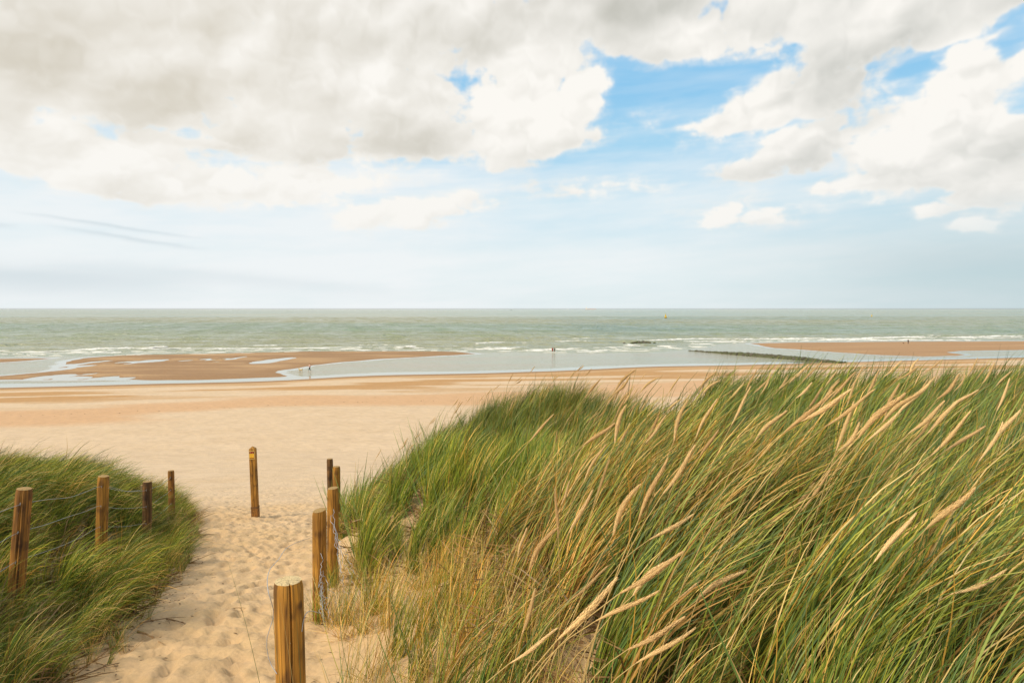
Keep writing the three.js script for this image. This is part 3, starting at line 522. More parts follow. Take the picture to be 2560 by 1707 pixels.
{
  const R = [], H = [], L = [], F = [];
  const fringe = (d) => d < 6.8 ? fenceX(d) + 0.55 : lerp(fenceX(d) + 0.55, fenceX(d) + 0.12, sstep(6.8, 7.8, d));
  const bareR = (x, d) => 1.3 * Math.exp(-(((x + 0.6) / 0.45) ** 2) - (((d - 5.9) / 0.55) ** 2)) + Math.exp(-(((x + 1.45) / 0.28) ** 2) - (((d - 6.3) / 0.5) ** 2)) + Math.exp(-(((x + 1.0) / 0.22) ** 2) - (((d - 4.6) / 0.4) ** 2));
  const onDune = (x, d) => x < 0.95 * d + 2.5 && x - fringe(d) - 0.3 * fbm(d * 1.7, x * 1.3, 2) > 0 && rnd() > bareR(x, d) * 1.4 && d < 11.6 + 0.13 * Math.max(0, x);
  for (const [x, d] of [...tussocks(-1, 5, 1.25, 4.6, 30000, 0.19, (x, d) => onDune(x, d)), ...tussocks(-3.4, 13, 4.6, 12.4, 50000, 0.26, (x, d) => onDune(x, d))]) {
    const m = x - fringe(d), green = d > 6.8 && m < 2.6 && x < 0.4, dry = m < 0.75 && d < 7, far = d > 6;
    const pick = green ? () => (rnd() < 0.85 ? 'upright' : 'sweptfar') : dry ? () => (rnd() < 0.2 ? 'strawy' : rnd() < 0.55 ? 'upright' : 'windswept') : () => (rnd() < 0.06 ? 'strawy' : rnd() < 0.1 ? 'upright' : far ? 'sweptfar' : 'windswept');
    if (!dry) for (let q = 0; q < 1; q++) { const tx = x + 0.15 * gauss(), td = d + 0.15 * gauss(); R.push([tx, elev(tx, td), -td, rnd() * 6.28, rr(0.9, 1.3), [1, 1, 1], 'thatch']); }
    if (dry && rnd() < 0.45) continue;
    const clump = fbm(x * 1.15 + 5, d * 1.15, 2); if (!dry && !green && clump < -0.2 && rnd() < 0.8) continue;
    const lull = 0.9 + 0.5 * clump;
    fill(R, x, d, dry ? 4 : green ? 8 : far ? 7 : 7, dry ? 0.14 : 0.09, (green ? 0.95 : dry ? 0.8 : 1) * lull * (d < 1.9 ? 0.62 : 1), green ? 1.22 : 0.93, pick, 0, green ? [0.98, 1.03, 1] : mixWarm(x, d));
  }
  scatter('dune_grass', 'tall windblown green and straw beach grass covering the large dune beside the posts', null, R);
  for (const [x, d] of tussocks(-4, 4.6, 11.6, 19, 30000, 0.28, (x, d) => Math.exp(-(((x - 0.4) / (x < 0.4 ? 3.1 : 2.1)) ** 2) - (((d - 15) / 2.3) ** 2)) > 0.3 + 0.15 * fbm(x, d, 2)))
    fill(H, x, d, 7, 0.13, 0.92 + 0.2 * fbm(x * 0.8, d * 0.8, 2), 0.82, () => (rnd() < 0.62 ? 'upright' : 'sweptfar'));
  scatter('knoll_grass', 'darker grass on the small knoll at the edge of the beach', null, H);
  for (const [x, d] of tussocks(-15, -2.6, 2.2, 15.5, 60000, 0.235, (x, d) => leftX(d) - 0.2 + 0.5 * fbm(d * 1.3, 7, 2) - x > 0 && x > -1.0 * d - 2.5 && rnd() > 1.3 * (Math.exp(-(((x + 5.25) / 0.6) ** 2) - (((d - 8.5) / 0.45) ** 2)) + Math.exp(-(((x + 4.05) / 0.3) ** 2) - (((d - 4.7) / 0.35) ** 2))) && rnd() > sstep(12.5, 15.5, d))) {
    let low = 1; for (const [px, pd] of [[-3.68, 4.9], [-4.36, 7.1], [-4.68, 8.6], [-5.56, 11], [-6.35, 11.6]]) { const k = clamp((pd - d) / 1.3), qx = x - px * (1 - 0.06 * k), qd = d - clamp(d, pd - 1.3, pd + 0.1); low = Math.min(low, 0.64 + 0.36 * sstep(0.12, 0.5, Math.hypot(qx, qd))); }
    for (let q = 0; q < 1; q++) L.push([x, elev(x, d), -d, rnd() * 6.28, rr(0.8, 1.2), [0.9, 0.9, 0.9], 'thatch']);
    const m = leftX(d) - x, lull = (0.8 + 0.5 * fbm(x * 0.75 + 3, d * 0.75, 2)) * low;
    fill(L, x, d, 8, 0.11, (0.88 - 0.14 * sstep(8.5, 11, d)) * lull * (m < 0.35 ? 0.85 : 1), 1.0, () => (rnd() < 0.74 ? 'drooping' : rnd() < 0.6 ? 'windswept' : 'upright'), -0.4);
  }
  for (let i = 0; i < 60; i++) { const d = rr(4, 12.5), x = leftX(d) - 0.08 + 0.12 * Math.abs(gauss()) + 0.25 * fbm(d * 1.3, 7, 2); L.push([x, elev(x, d) - 0.01, -d, rnd() * 6.28, rr(0.22, 0.48), tintOf(x, d, 0.95), rnd() < 0.55 ? 'strawy' : 'drooping']); }
  scatter('path_side_grass', 'dense dark green grass drooping over the path from the low dune', null, L);
  for (let i = 0; i < 210; i++) {      // thin dry grass between the posts and the dune
    const d = rr(2.2, 6.8), x = fenceX(d) + rr(0.14, 1.15); if (rnd() < bareR(x, d) * 1.1 || rnd() < 0.2) continue;
    F.push([x, elev(x, d), -d, gauss() * 1.4 + 0.6, rr(0.5, 0.85), tintOf(x, d, 1.05), 'strawy']);
  }
  for (const [px, pd] of [[-1.64, 5.7], [-1.9, 7.1], [-2.66, 10.2], [-0.9, 2.73]]) for (let i = 0; i < 16; i++) { const a = rnd() * 6.28, r = rr(0.1, 0.42), x = px + Math.cos(a) * r + 0.12, d = pd + Math.sin(a) * r; if (x < px - 0.12) continue; F.push([x, elev(x, d), -d, rnd() * 6.28, rr(0.4, 0.75), tintOf(x, d, 1), rnd() < 0.65 ? 'strawy' : 'upright']); }
  scatter('dry_grass', 'sparse straw coloured dry grass on the sand beside the posts', null, F);
}
// seed heads: a stalk and a dense spike [base of spike x, y, z, tip x, y, z]
const spikeMats = [[1.08, 1.06, 1.0], [0.98, 0.94, 0.86], [1.15, 1.14, 1.12], [0.9, 0.83, 0.74]].map((c) => std({ vertexColors: true, color: col(...c), roughness: 0.9 })), stalkMat = std({ color: col(0.47, 0.33, 0.12), roughness: 0.7 });
const spikeShapes = [...Array(5)].map(() => {
  const parts = [], bend = rr(-0.05, 0.08), at = (t) => new THREE.Vector3(bend * Math.sin(t * 2.6), t, 0.02 * Math.sin(t * 5));
  const R0 = (t) => 0.031 * Math.pow(clamp(t / 0.42 + 0.08), 0.7) * Math.pow(clamp((1.03 - t) / 0.55), 0.6);
  const core = new THREE.CylinderGeometry(1, 1, 1, 9, 16); core.translate(0, 0.5, 0);
  { const p = core.attributes.position; for (let i = 0; i < p.count; i++) { const t = p.getY(i), c = at(t), s = R0(t) * (0.92 + 0.12 * fbm(p.getX(i) * 2 + t * 30, p.getZ(i) * 2, 2)); p.setXYZ(i, c.x + p.getX(i) * s, t, c.z + p.getZ(i) * s); } core.computeVertexNormals(); core.deleteAttribute('uv'); const c = new Float32Array(p.count * 3).map((_, i) => [0.6, 0.43, 0.2][i % 3]); core.setAttribute('color', new THREE.BufferAttribute(c, 3)); }
  parts.push(core.toNonIndexed());
  const B = { pos: [], col: [] };
  for (let i = 0; i < 330; i++) {      // overlapping pointed spikelets pressed to the axis
    const t = (i + rnd()) / 330 * 0.95, a = i * 2.4 + rnd(), r = R0(t) * rr(0.95, 1.08), c = at(t), o = new THREE.Vector3(Math.cos(a), 0, Math.sin(a)), s = new THREE.Vector3(-Math.sin(a), 0, Math.cos(a)), L = rr(0.035, 0.06), w = 0.0075;
    const p0 = c.clone().addScaledVector(o, r * 0.9), tip = c.clone().addScaledVector(o, r * 1.16); tip.y += L; const mid = c.clone().addScaledVector(o, r * 1.14); mid.y += L * 0.45;
    const l = mid.clone().addScaledVector(s, w), q = mid.clone().addScaledVector(s, -w), k = rr(0.82, 1.15), cc = [0.70 * k, 0.505 * k, 0.25 * k];
    for (const tri of [[p0, l, tip], [p0, tip, q]]) for (const v of tri) { B.pos.push(v.x, v.y, v.z); B.col.push(...cc); }
  }
  const g = new THREE.BufferGeometry(); g.setAttribute('position', new THREE.Float32BufferAttribute(B.pos, 3)); g.setAttribute('color', new THREE.Float32BufferAttribute(B.col, 3)); g.computeVertexNormals(); parts.push(g);
  return mergeGeometries(parts);
});
const HEADS = [
  [0.10,12.22,-3.97, 0.23,12.37,-3.94], [0.40,11.75,-6.31, 0.42,11.85,-6.29], [0.55,12.28,-3.63, 0.62,12.46,-3.63],
  [0.40,12.04,-3.75, 0.52,12.23,-3.78], [0.72,11.99,-4.70, 0.80,12.20,-4.68], [0.46,11.96,-3.69, 0.53,12.16,-3.68],
  [0.83,12.17,-4.20, 0.94,12.33,-4.17], [0.88,12.28,-3.68, 0.98,12.49,-3.72], [0.98,12.31,-3.61, 1.11,12.54,-3.64],
  [0.92,12.08,-4.62, 0.99,12.30,-4.59], [1.18,12.37,-3.65, 1.29,12.57,-3.67], [0.60,12.26,-2.69, 0.73,12.43,-2.73],
  [0.40,12.10,-2.67, 0.51,12.30,-2.64], [0.43,12.28,-2.29, 0.52,12.47,-2.31], [0.26,11.97,-3.09, 0.35,12.16,-3.07],
  [0.20,12.01,-2.90, 0.19,12.22,-2.87], [0.32,11.70,-4.45, 0.38,11.84,-4.49], [0.07,11.90,-2.82, 0.19,12.07,-2.80],
  [0.03,11.71,-3.48, 0.07,11.85,-3.50], [0.63,11.94,-3.09, 0.83,12.05,-3.12], [1.12,11.76,-4.75, 1.20,11.96,-4.75],
  [0.33,12.12,-2.07, 0.51,12.24,-2.07], [0.45,11.93,-2.50, 0.60,12.06,-2.49], [0.28,11.95,-2.25, 0.47,12.07,-2.22],
  [0.13,12.06,-1.90, 0.33,12.27,-1.92], [0.26,11.72,-2.95, 0.41,11.85,-2.96], [0.62,11.72,-2.80, 0.77,11.86,-2.79],
  [0.74,11.82,-2.70, 0.93,11.95,-2.68], [0.42,11.80,-2.26, 0.59,11.93,-2.24], [0.42,11.76,-2.43, 0.61,11.88,-2.42],
  [-0.01,11.74,-2.37, 0.15,11.84,-2.40], [0.04,11.68,-2.71, 0.09,11.85,-2.72], [1.31,12.28,-3.66, 1.46,12.45,-3.62],
  [1.05,12.52,-2.62, 1.20,12.68,-2.60], [1.12,12.56,-2.64, 1.34,12.70,-2.65], [1.21,12.54,-2.63, 1.39,12.68,-2.62],
  [1.51,12.34,-3.15, 1.58,12.56,-3.15], [1.25,12.53,-2.45, 1.42,12.68,-2.48], [1.61,12.40,-3.07, 1.81,12.59,-3.11],
  [1.87,12.42,-3.18, 2.09,12.59,-3.23], [1.66,12.41,-2.69, 1.80,12.58,-2.68], [2.14,12.30,-3.34, 2.38,12.44,-3.37],
  [2.72,12.25,-3.82, 2.89,12.44,-3.86], [1.99,11.90,-4.28, 2.12,12.08,-4.31], [1.54,11.86,-3.76, 1.66,12.02,-3.73],
  [1.33,12.07,-3.10, 1.44,12.25,-3.08], [1.29,12.10,-2.39, 1.44,12.25,-2.43], [1.50,12.20,-2.44, 1.62,12.36,-2.40],
  [1.55,11.99,-2.37, 1.71,12.09,-2.35], [1.77,11.74,-2.63, 1.84,11.85,-2.62],
];
const UPV = new THREE.Vector3(0, 1, 0);
function seedStalk(b, t, label, group, shape) {
  const dir = t.clone().sub(b), L = clamp(dir.length() * 1.12, 0.13, 0.245), gd = Math.max(0.3, b.y - 11.2);
  dir.normalize();
  const foot = new THREE.Vector3(b.x - dir.x * gd * 0.55 - 0.03, 0, b.z + rr(-0.06, 0.1)); foot.y = elev(foot.x, -foot.z) - 0.02;
  const root = thing('seed_head_stalk', label, 'grass stalk', group); root.position.copy(foot);
  const curve = new THREE.QuadraticBezierCurve3(new THREE.Vector3(), b.clone().sub(foot).addScaledVector(dir, -0.5 * (b.y - foot.y)), b.clone().sub(foot));
  part('stalk', new THREE.TubeGeometry(curve, 10, 0.0019, 4), stalkMat, root);
  const h = part('seed_spike', spikeShapes[shape % 5], spikeMats[shape * 3 % 4], root); h.position.copy(b).sub(foot); h.quaternion.setFromUnitVectors(UPV, dir); h.rotateY(shape * 1.3); const w = clamp(0.2 / L, 0.8, 1.15) * L * 1.3; const fat = 0.8 + 0.12 * (shape * 7 % 5); h.scale.set(w * fat, L, w * fat);
  return root;
}
HEADS.forEach((h, i) => {
  const lean = Math.atan2(h[3] - h[0], h[4] - h[1]) * 57.3, fat = (i * 7) % 5, pose = lean < 18 ? 'standing nearly upright' : lean < 38 ? 'leaning with the wind' : lean < 50 ? 'leaning far over' : 'bent down low';
  seedStalk(new THREE.Vector3(h[0], h[1], h[2]), new THREE.Vector3(h[3], h[4], h[5]), `${fat < 2 ? 'slender' : fat < 4 ? 'full' : 'plump'} ${['straw', 'tan', 'pale', 'brownish'][(i * 3) % 4]} seed spike ${pose} on the big dune`, 'large seed spikes on the big dune', i);
});
for (let i = 0; i < 110; i++) {
  const e = rnd() < 0.36, d = e ? rr(13.2, 16.2) : rr(3.2, 9.8), x = e ? rr(-2.8, 2.6) : rr(0.1 * d, 0.72 * d), y = elev(x, d) + (e ? rr(0.72, 1.0) : rr(0.8, 1.05) - 0.22 * sstep(5.5, 8.5, d)), a = rr(0.35, 0.95), L = rr(0.15, 0.23);
  seedStalk(new THREE.Vector3(x, y, -d), new THREE.Vector3(x + L * Math.sin(a), y + L * Math.cos(a), -d + rr(-0.05, 0.05)), e ? `small ${a < 0.55 ? 'steep' : a < 0.75 ? 'slanting' : 'low slanting'} ${['straw', 'tan', 'pale', 'brownish'][(i * 3) % 4]} seed spike on the far knoll` : `small ${L < 0.18 ? 'short' : L < 0.21 ? 'medium' : 'long'} ${['straw', 'tan', 'pale', 'brownish'][(i * 3) % 4]} seed spike ${a < 0.55 ? 'standing steeply' : a < 0.75 ? 'slanting' : 'leaning low'} in the grass of the big dune`, e ? 'seed spikes on the far knoll' : 'small seed spikes on the big dune', i);
}
{ // a few tall loose stems rising beside the thick post
  const root = thing('grass_stems', 'few tall thin green stems growing by the thick cut post', 'grass tuft'); const x0 = -0.98, d0 = 2.62; root.position.set(x0, elev(x0, d0), -d0);
  for (const [dx, dz, h, lx, c] of [[0.1, 0.02, 1.28, -0.2, 0], [0.13, 0.05, 1.12, -0.06, 1], [0.17, 0, 1.05, -0.02, 0], [0.2, 0.06, 1.14, -0.09, 2], [0.06, 0.1, 0.85, 0.16, 1]]) {
    const c1 = new THREE.QuadraticBezierCurve3(new THREE.Vector3(dx, -0.03, dz), new THREE.Vector3(dx + lx * 0.3, h * 0.55, dz), new THREE.Vector3(dx + lx, h, dz + 0.05)), g = new THREE.TubeGeometry(c1, 14, 0.0022, 5);
    { const p = g.attributes.position, k = 6; for (let i = 0; i < p.count; i++) { const t = Math.floor(i / k) / 14, q = c1.getPoint(t), s = 1 - 0.85 * t; p.setXYZ(i, q.x + (p.getX(i) - q.x) * s, q.y + (p.getY(i) - q.y) * s, q.z + (p.getZ(i) - q.z) * s); } }
    part('stem', g, std({ color: col(...[[0.12, 0.16, 0.05], [0.17, 0.17, 0.05], [0.42, 0.3, 0.11]][c]), roughness: 0.6 }), root);
  }
}

// ---------------------------------------------------------------- wooden posts
function woodTexture(tone, dark) {
  const o = Math.floor(rnd() * 200), knots = [...Array(3)].map(() => [rnd(), rnd(), rr(0.02, 0.035)]);
  return texture(256, 1024, (u, v) => {
    let w = 0; for (const [ku, kv, kr] of knots) { let du = Math.abs(u - ku); du = Math.min(du, 1 - du); const q = Math.hypot(du, (v - kv) * 3.2) / kr; w += Math.exp(-q * q * 0.5); }
    const uu = u + 0.012 * tnoise(u, v, 4, 7, o) + 0.015 * w, g = tnoise(uu, v, 34, 5, o + 3) * 0.5 + tnoise(uu, v, 90, 9, o + 7) * 0.32 + tnoise(uu, v, 200, 24, o + 9) * 0.18, st = sstep(0.62, 0.86, tnoise(uu, v, 26, 4, o + 20)) * 0.5 + sstep(0.72, 0.9, tnoise(uu, v, 60, 8, o + 33)) * 0.5, blotch = tnoise(u, v, 6, 10, o + 41);
    const k = clamp(0.72 + 0.5 * (g - 0.5) + 0.22 * (blotch - 0.5)), t = clamp(st * 0.62 + 0.75 * clamp(w - 0.25) + 0.55 * sstep(0.6, 0.8, tnoise(u, v, 5, 14, o + 77)) * tnoise(uu, v, 40, 30, o + 5));
    return [lerp(tone[0] * k * 1.25, dark[0], t), lerp(tone[1] * k * 1.25, dark[1], t), lerp(tone[2] * k * 1.25, dark[2], t)];
  }, true);
}
const woodRelief = texture(256, 512, (u, v) => 0.5 + 0.5 * (tnoise(u, v, 60, 5, 3) - 0.5) + 0.3 * (tnoise(u, v, 128, 14, 8) - 0.5) - 0.5 * sstep(0.72, 0.85, tnoise(u, v, 30, 4, 60)));
const ringTex = texture(256, 256, (u, v) => { const x = u - 0.47, y = v - 0.52, r = Math.hypot(x, y) + 0.012 * (tnoise(u, v, 8) - 0.5), a = Math.atan2(y, x), k = 0.9 + 0.1 * Math.sin(r * 150) + 0.18 * (tnoise(u, v, 30) - 0.5) - 0.3 * sstep(0.8, 0.95, tnoise(u, v, 26, 26, 6)), cr = Math.abs(((a * 3 + 5 * r) % 2.1) - 1) < 0.03 ? 0.55 : 1; return [0.93 * k * cr, 0.83 * k * cr, 0.62 * k * cr]; }, true);
const HONEY = woodTexture([0.70, 0.50, 0.185], [0.29, 0.18, 0.075]), RUSSET = woodTexture([0.63, 0.435, 0.18], [0.24, 0.14, 0.07]), UMBER = woodTexture([0.50, 0.355, 0.18], [0.16, 0.1, 0.06]), GREYED = woodTexture([0.6, 0.54, 0.4], [0.32, 0.27, 0.18]);
const woodMat = (t) => std({ map: t, bumpMap: woodRelief, bumpScale: 0.006, roughness: 0.82 });
const WOOD = { honey: woodMat(HONEY), russet: woodMat(RUSSET), umber: woodMat(UMBER), greyed: woodMat(GREYED) };
const cutMat = std({ map: ringTex, roughness: 0.85, bumpMap: ringTex, bumpScale: 0.004 }), cutDull = std({ map: ringTex, color: col(0.5, 0.42, 0.3), roughness: 0.9 }), staple = std({ color: col(0.4, 0.42, 0.45), metalness: 0.7, roughness: 0.45 });
const posts = {};
function roundPost(key, x, d, r, top, lean, wood, label, { cracks = 1, fine = false, pale = false, slant = 0, group } = {}) {
  const ground = elev(x, d), root = thing('fence_post', label, 'post', group); root.position.set(x, ground, -d); root.rotation.set(rr(-0.02, 0.02), 0, -lean * Math.PI / 180);
  const H = top - ground, sink = 0.45, ns = fine ? 120 : 56, nh = fine ? 70 : 36, pos = [], uv = [], idx = [], o = rnd() * 60, cr = [...Array(cracks)].map((_, i) => [i === 0 ? (fine ? 1.15 : rr(0.8, 2.3)) : rnd() * 6.28, i === 0 ? rr(0.7, 1) : rr(0.25, 0.6), i === 0 ? 0.014 : 0.008]);
  const radius = (a, t) => {
    const y = t * H; let q = r * (1 + 0.035 * fbm(Math.cos(a) * 1.5 + o, Math.sin(a) * 1.5 + y * 0.7, 3) + 0.012 * fbm(a * 6 + o, y * 2.2, 2) - 0.03 * t);
    if (t > 0.965) q -= r * 0.10 * ((t - 0.965) / 0.035) ** 2;
    for (const [ca, reach, dep] of cr) { let da = Math.abs(a - ca - 0.08 * fbm(y * 2 + o, ca, 2)); da = Math.min(da, 6.2832 - da); const w = (0.055 + 0.03 * fbm(y * 4, ca + o, 2)) * sstep(1 - reach - 0.02, 1 - reach + 0.25, t); if (w > 0 && da < w) q -= Math.min(dep * 1.6, r * 0.45) * (1 - da / w); }
    return q;
  };
  for (let j = 0; j <= nh; j++) for (let i = 0; i <= ns; i++) { const y = lerp(-sink, H, j / nh), a = (i % ns) / ns * 6.2832, q = radius(a, y / H), dy = j === nh ? slant * Math.cos(a + 0.6) * r : 0; pos.push(Math.cos(a) * q, y + dy, Math.sin(a) * q); uv.push(i / ns, (y + o) / 1.3); if (j && i) { const p = j * (ns + 1) + i; idx.push(p - ns - 2, p - ns - 1, p - 1, p - ns - 1, p, p - 1); } }
  const g = new THREE.BufferGeometry(); g.setAttribute('position', new THREE.Float32BufferAttribute(pos, 3)); g.setAttribute('uv', new THREE.Float32BufferAttribute(uv, 2)); g.setIndex(idx); g.computeVertexNormals();
  part('shaft', g, WOOD[wood], root);
  const tp = [0, H + 0.004, 0], tu = [0.5, 0.5], ti = [], nr = 5;
  for (let j = 1; j <= nr; j++) for (let i = 0; i < ns; i++) { const a = i / ns * 6.2832, f = j / nr, q = radius(a, 1) * f, e = j === nr ? 0 : 0.004 * (1 - f) + 0.0025 * fbm(Math.cos(a) * f * 4 + o, Math.sin(a) * f * 4, 2); tp.push(Math.cos(a) * q, H + e + slant * Math.cos(a + 0.6) * q, Math.sin(a) * q); tu.push(0.5 + 0.48 * f * Math.cos(a), 0.5 + 0.48 * f * Math.sin(a)); const c = 1 + (j - 1) * ns + i, n = 1 + (j - 1) * ns + (i + 1) % ns; if (j === 1) ti.push(0, n, c); else ti.push(c - ns, n - ns, c, n - ns, n, c); }
  const tg = new THREE.BufferGeometry(); tg.setAttribute('position', new THREE.Float32BufferAttribute(tp, 3)); tg.setAttribute('uv', new THREE.Float32BufferAttribute(tu, 2)); tg.setIndex(ti); tg.computeVertexNormals();
  part('cut_top', tg, pale ? cutMat : cutDull, root);
  posts[key] = { x, d, r, H, ground, root, lean: -lean * Math.PI / 180 };
  return root;
}
// a point on the surface of a post, `below` metres under its top, facing direction `a` (0 = right, PI/2 = towards the camera)
function onPost(key, below, a, out = 0.002) { const p = posts[key]; p.root.updateMatrixWorld(); return new THREE.Vector3(Math.cos(a) * (p.r + out), p.H - below, Math.sin(a) * (p.r + out)).applyMatrix4(p.root.matrixWorld); }
function addStaple(key, below, a) { const p = posts[key], g = new THREE.TorusGeometry(0.011, 0.0018, 5, 8, Math.PI), m = part('staple', g, staple, p.root); m.position.set(Math.cos(a) * p.r * 0.98, p.H - below, Math.sin(a) * p.r * 0.98); m.rotation.set(0, -a + Math.PI / 2, Math.PI / 2, 'YXZ'); m.rotateX(Math.PI / 2); }
const RIGHT = 'posts of the fence beside the big dune', LEFT = 'posts of the wire fence in the grass';
roundPost('R0', -0.9, 2.73, 0.06, 11.9, -0.4, 'honey', 'thick honey brown post with pale freshly cut top and long dark crack', { cracks: 3, fine: true, pale: true, group: RIGHT });
roundPost('RA', -1.64, 5.7, 0.06, 11.3, 0.6, 'honey', 'tall brown post with splintered top hung with tangled wire', { cracks: 2, slant: 0.18, group: RIGHT });
roundPost('RB', -1.9, 7.1, 0.06, 11.12, 0.9, 'honey', 'bright orange brown post right behind the splintered post', { cracks: 1, pale: false, slant: 0.1, group: RIGHT });
roundPost('RC', -2.66, 10.2, 0.058, 10.63, 0.7, 'honey', 'short looking brown post between the orange brown post and the rounded dark post', { group: RIGHT });
roundPost('RD', -3.36, 12.5, 0.058, 10.23, -0.8, 'umber', 'dark brown post with a rounded top at the beach end of the fence', { group: RIGHT });
roundPost('L0', -2.98, 2.9, 0.06, 12.05, 3, 'russet', 'brown fence post at the near end of the left wires', { group: LEFT });
roundPost('L1', -3.66, 4.9, 0.054, 11.70, 6, 'russet', 'thick reddish brown post leaning over the near grass with a split face', { cracks: 2, pale: false, group: LEFT });
roundPost('L2', -4.36, 7.1, 0.058, 11.25, 4, 'honey', 'golden brown post with a flat pale rim behind the leaning post', { cracks: 1, group: LEFT });
roundPost('L3', -4.68, 8.6, 0.056, 10.80, 1.4, 'umber', 'dark short stubby post in the grass next to the thin reddish post', { group: LEFT });
roundPost('L4', -5.56, 11, 0.05, 10.37, 0, 'russet', 'thin reddish brown post at the beach end of the left grass', { group: LEFT });
roundPost('L5', -6.35, 11.6, 0.052, 9.98, 2, 'greyed', 'weathered pale grey post stub sunk in the left grass', { group: LEFT });
for (const k of ['L1', 'L2', 'L3', 'L4']) for (const b of [0.1, 0.31, 0.53]) addStaple(k, b, Math.PI * 0.4);

// square marker post with a plaque, standing alone in the path
{
  const x = -4.8, d = 12.6, ground = elev(x, d), root = thing('marker_post', 'square wooden marker post with small yellow and red plaque standing alone on the path', 'post'); root.position.set(x, ground - 0.01, -d); root.rotation.set(0, 0.05, 1.4 * Math.PI / 180);
  const h = 10.43 - ground, w = 0.058, pos = [], uv = [], idx = [], ring = [], bev = 0.012;
  for (const [sx, sz] of [[-1, 1], [1, 1], [1, -1], [-1, -1]]) { const ex = sx * w, ez = sz * w; if (sx * sz < 0) ring.push([ex - sx * bev, ez], [ex, ez - sz * bev]); else ring.push([ex, ez - sz * bev], [ex - sx * bev, ez]); }
  ring.splice(2, 0, [0.004, w], [0, w - 0.012], [-0.006, w]); ring.sort((a, b) => Math.atan2(b[1], b[0]) - Math.atan2(a[1], a[0]));
  const ys = [-0.4, 0, 0.2, 0.45, 0.7, 0.95, h - 0.03, h - 0.015], n = ring.length;
  ys.forEach((y, j) => { for (let i = 0; i <= n; i++) { const [px, pz] = ring[i % n], k = j === ys.length - 1 ? 0.93 : 1; pos.push(px * k + 0.003 * fbm(y * 2, i, 2), y, pz * k); uv.push(i / n, y / 1.3 + 0.3); if (j && i) { const a = j * (n + 1) + i; idx.push(a, a - 1, a - n - 1, a - 1, a - n - 2, a - n - 1); } } });
  const g0 = new THREE.BufferGeometry(); g0.setAttribute('position', new THREE.Float32BufferAttribute(pos, 3)); g0.setAttribute('uv', new THREE.Float32BufferAttribute(uv, 2)); g0.setIndex(idx); const g = g0.toNonIndexed(); g.computeVertexNormals();
  part('shaft', g, WOOD.honey, root);
  const cap = new THREE.ConeGeometry(w * 1.3, 0.045, 4, 1).toNonIndexed(); cap.rotateY(Math.PI / 4); cap.computeVertexNormals(); cap.translate(0, h + 0.008, 0); part('pointed_top', cap, WOOD.honey, root);
  const col2 = new THREE.CylinderGeometry(w * 1.52, w * 1.5, 0.035, 4, 1).toNonIndexed(); col2.rotateY(Math.PI / 4); col2.computeVertexNormals(); col2.translate(0, 0.215, 0); part('collar', col2, WOOD.umber, root);
  const sl = new THREE.CylinderGeometry(w * 1.47, w * 1.47, 0.26, 4, 1).toNonIndexed(); sl.rotateY(Math.PI / 4); sl.computeVertexNormals(); sl.translate(0, 0.07, 0); part('ground_sleeve', sl, WOOD.russet, root);
  const plate = part('plaque', new THREE.BoxGeometry(0.105, 0.16, 0.006), std({ color: col(0.62, 0.42, 0.16), roughness: 0.5 }), root); plate.position.set(0, h - 0.125, w + 0.0045);
  const cv = document.createElement('canvas'); cv.width = 96; cv.height = 152; const cx = cv.getContext('2d'); cx.fillStyle = '#f2bb3c'; cx.fillRect(0, 0, 96, 152); cx.fillStyle = '#7a1c06'; cx.fillRect(0, 4, 96, 42); cx.fillRect(0, 132, 96, 14); cx.fillStyle = '#e6b496'; cx.fillRect(18, 14, 8, 22); cx.fillRect(12, 14, 20, 6); cx.fillRect(52, 22, 9, 12); cx.fillRect(66, 22, 9, 12); cx.fillStyle = '#b98a2a'; for (let i = 0; i < 6; i++) cx.fillRect(8 + (i % 2) * 6, 56 + i * 12, 70 - (i * 17) % 26, 3);
  const ct = new THREE.CanvasTexture(cv); ct.colorSpace = THREE.SRGBColorSpace; const pr = part('print', new THREE.PlaneGeometry(0.082, 0.14), std({ map: ct, roughness: 0.45 }), plate); pr.position.z = 0.005;
}

// ---------------------------------------------------------------- wire
const wireMat = std({ color: col(0.46, 0.49, 0.53), metalness: 0.55, roughness: 0.5 });
function wire(points, r, label, group, name = 'fence_wire') { const c = new THREE.CatmullRomCurve3(points, false, 'centripetal'), L = c.getLength(); return single(name, new THREE.TubeGeometry(c, Math.max(24, Math.round(L * 26)), r, 5), wireMat, label, 'wire', group); }
const WL = 'wires of the fence in the left grass';
[[0.1, 'topmost fence wire running from post to post over the left grass'], [0.31, 'middle fence wire crossing the left posts at half height'], [0.53, 'lowest fence wire just above the left grass']].forEach(([b, label], s) => {
  const pts = []; const keys = ['L0', 'L1', 'L2', 'L3', 'L4'];
  keys.forEach((k, i) => { const p = onPost(k, b + rr(-0.015, 0.015), Math.PI * 0.4, 0.0035); if (i) { const q = pts[pts.length - 1]; for (const t of [0.25, 0.5, 0.75]) { const m = q.clone().lerp(p, t); m.y -= 0.02 * 4 * t * (1 - t) * rr(0.3, 1.6); m.x += rr(-0.01, 0.01); pts.push(m); } } pts.push(p); });
  wire(pts, 0.0015, label, WL);
});
{ const a = onPost('L2', 0.12, 0.2), b = onPost('L3', 0.1, 2.8), pts = []; for (let i = 0; i <= 40; i++) { const t = i / 40, m = a.clone().lerp(b, t); m.y -= 0.03 * Math.sin(t * 3.14); m.y += 0.006 * Math.sin(i * 1.7); m.z += 0.006 * Math.cos(i * 1.7); pts.push(m); } wire(pts, 0.0018, 'short twisted wire strung between golden and dark stubby posts', WL); }
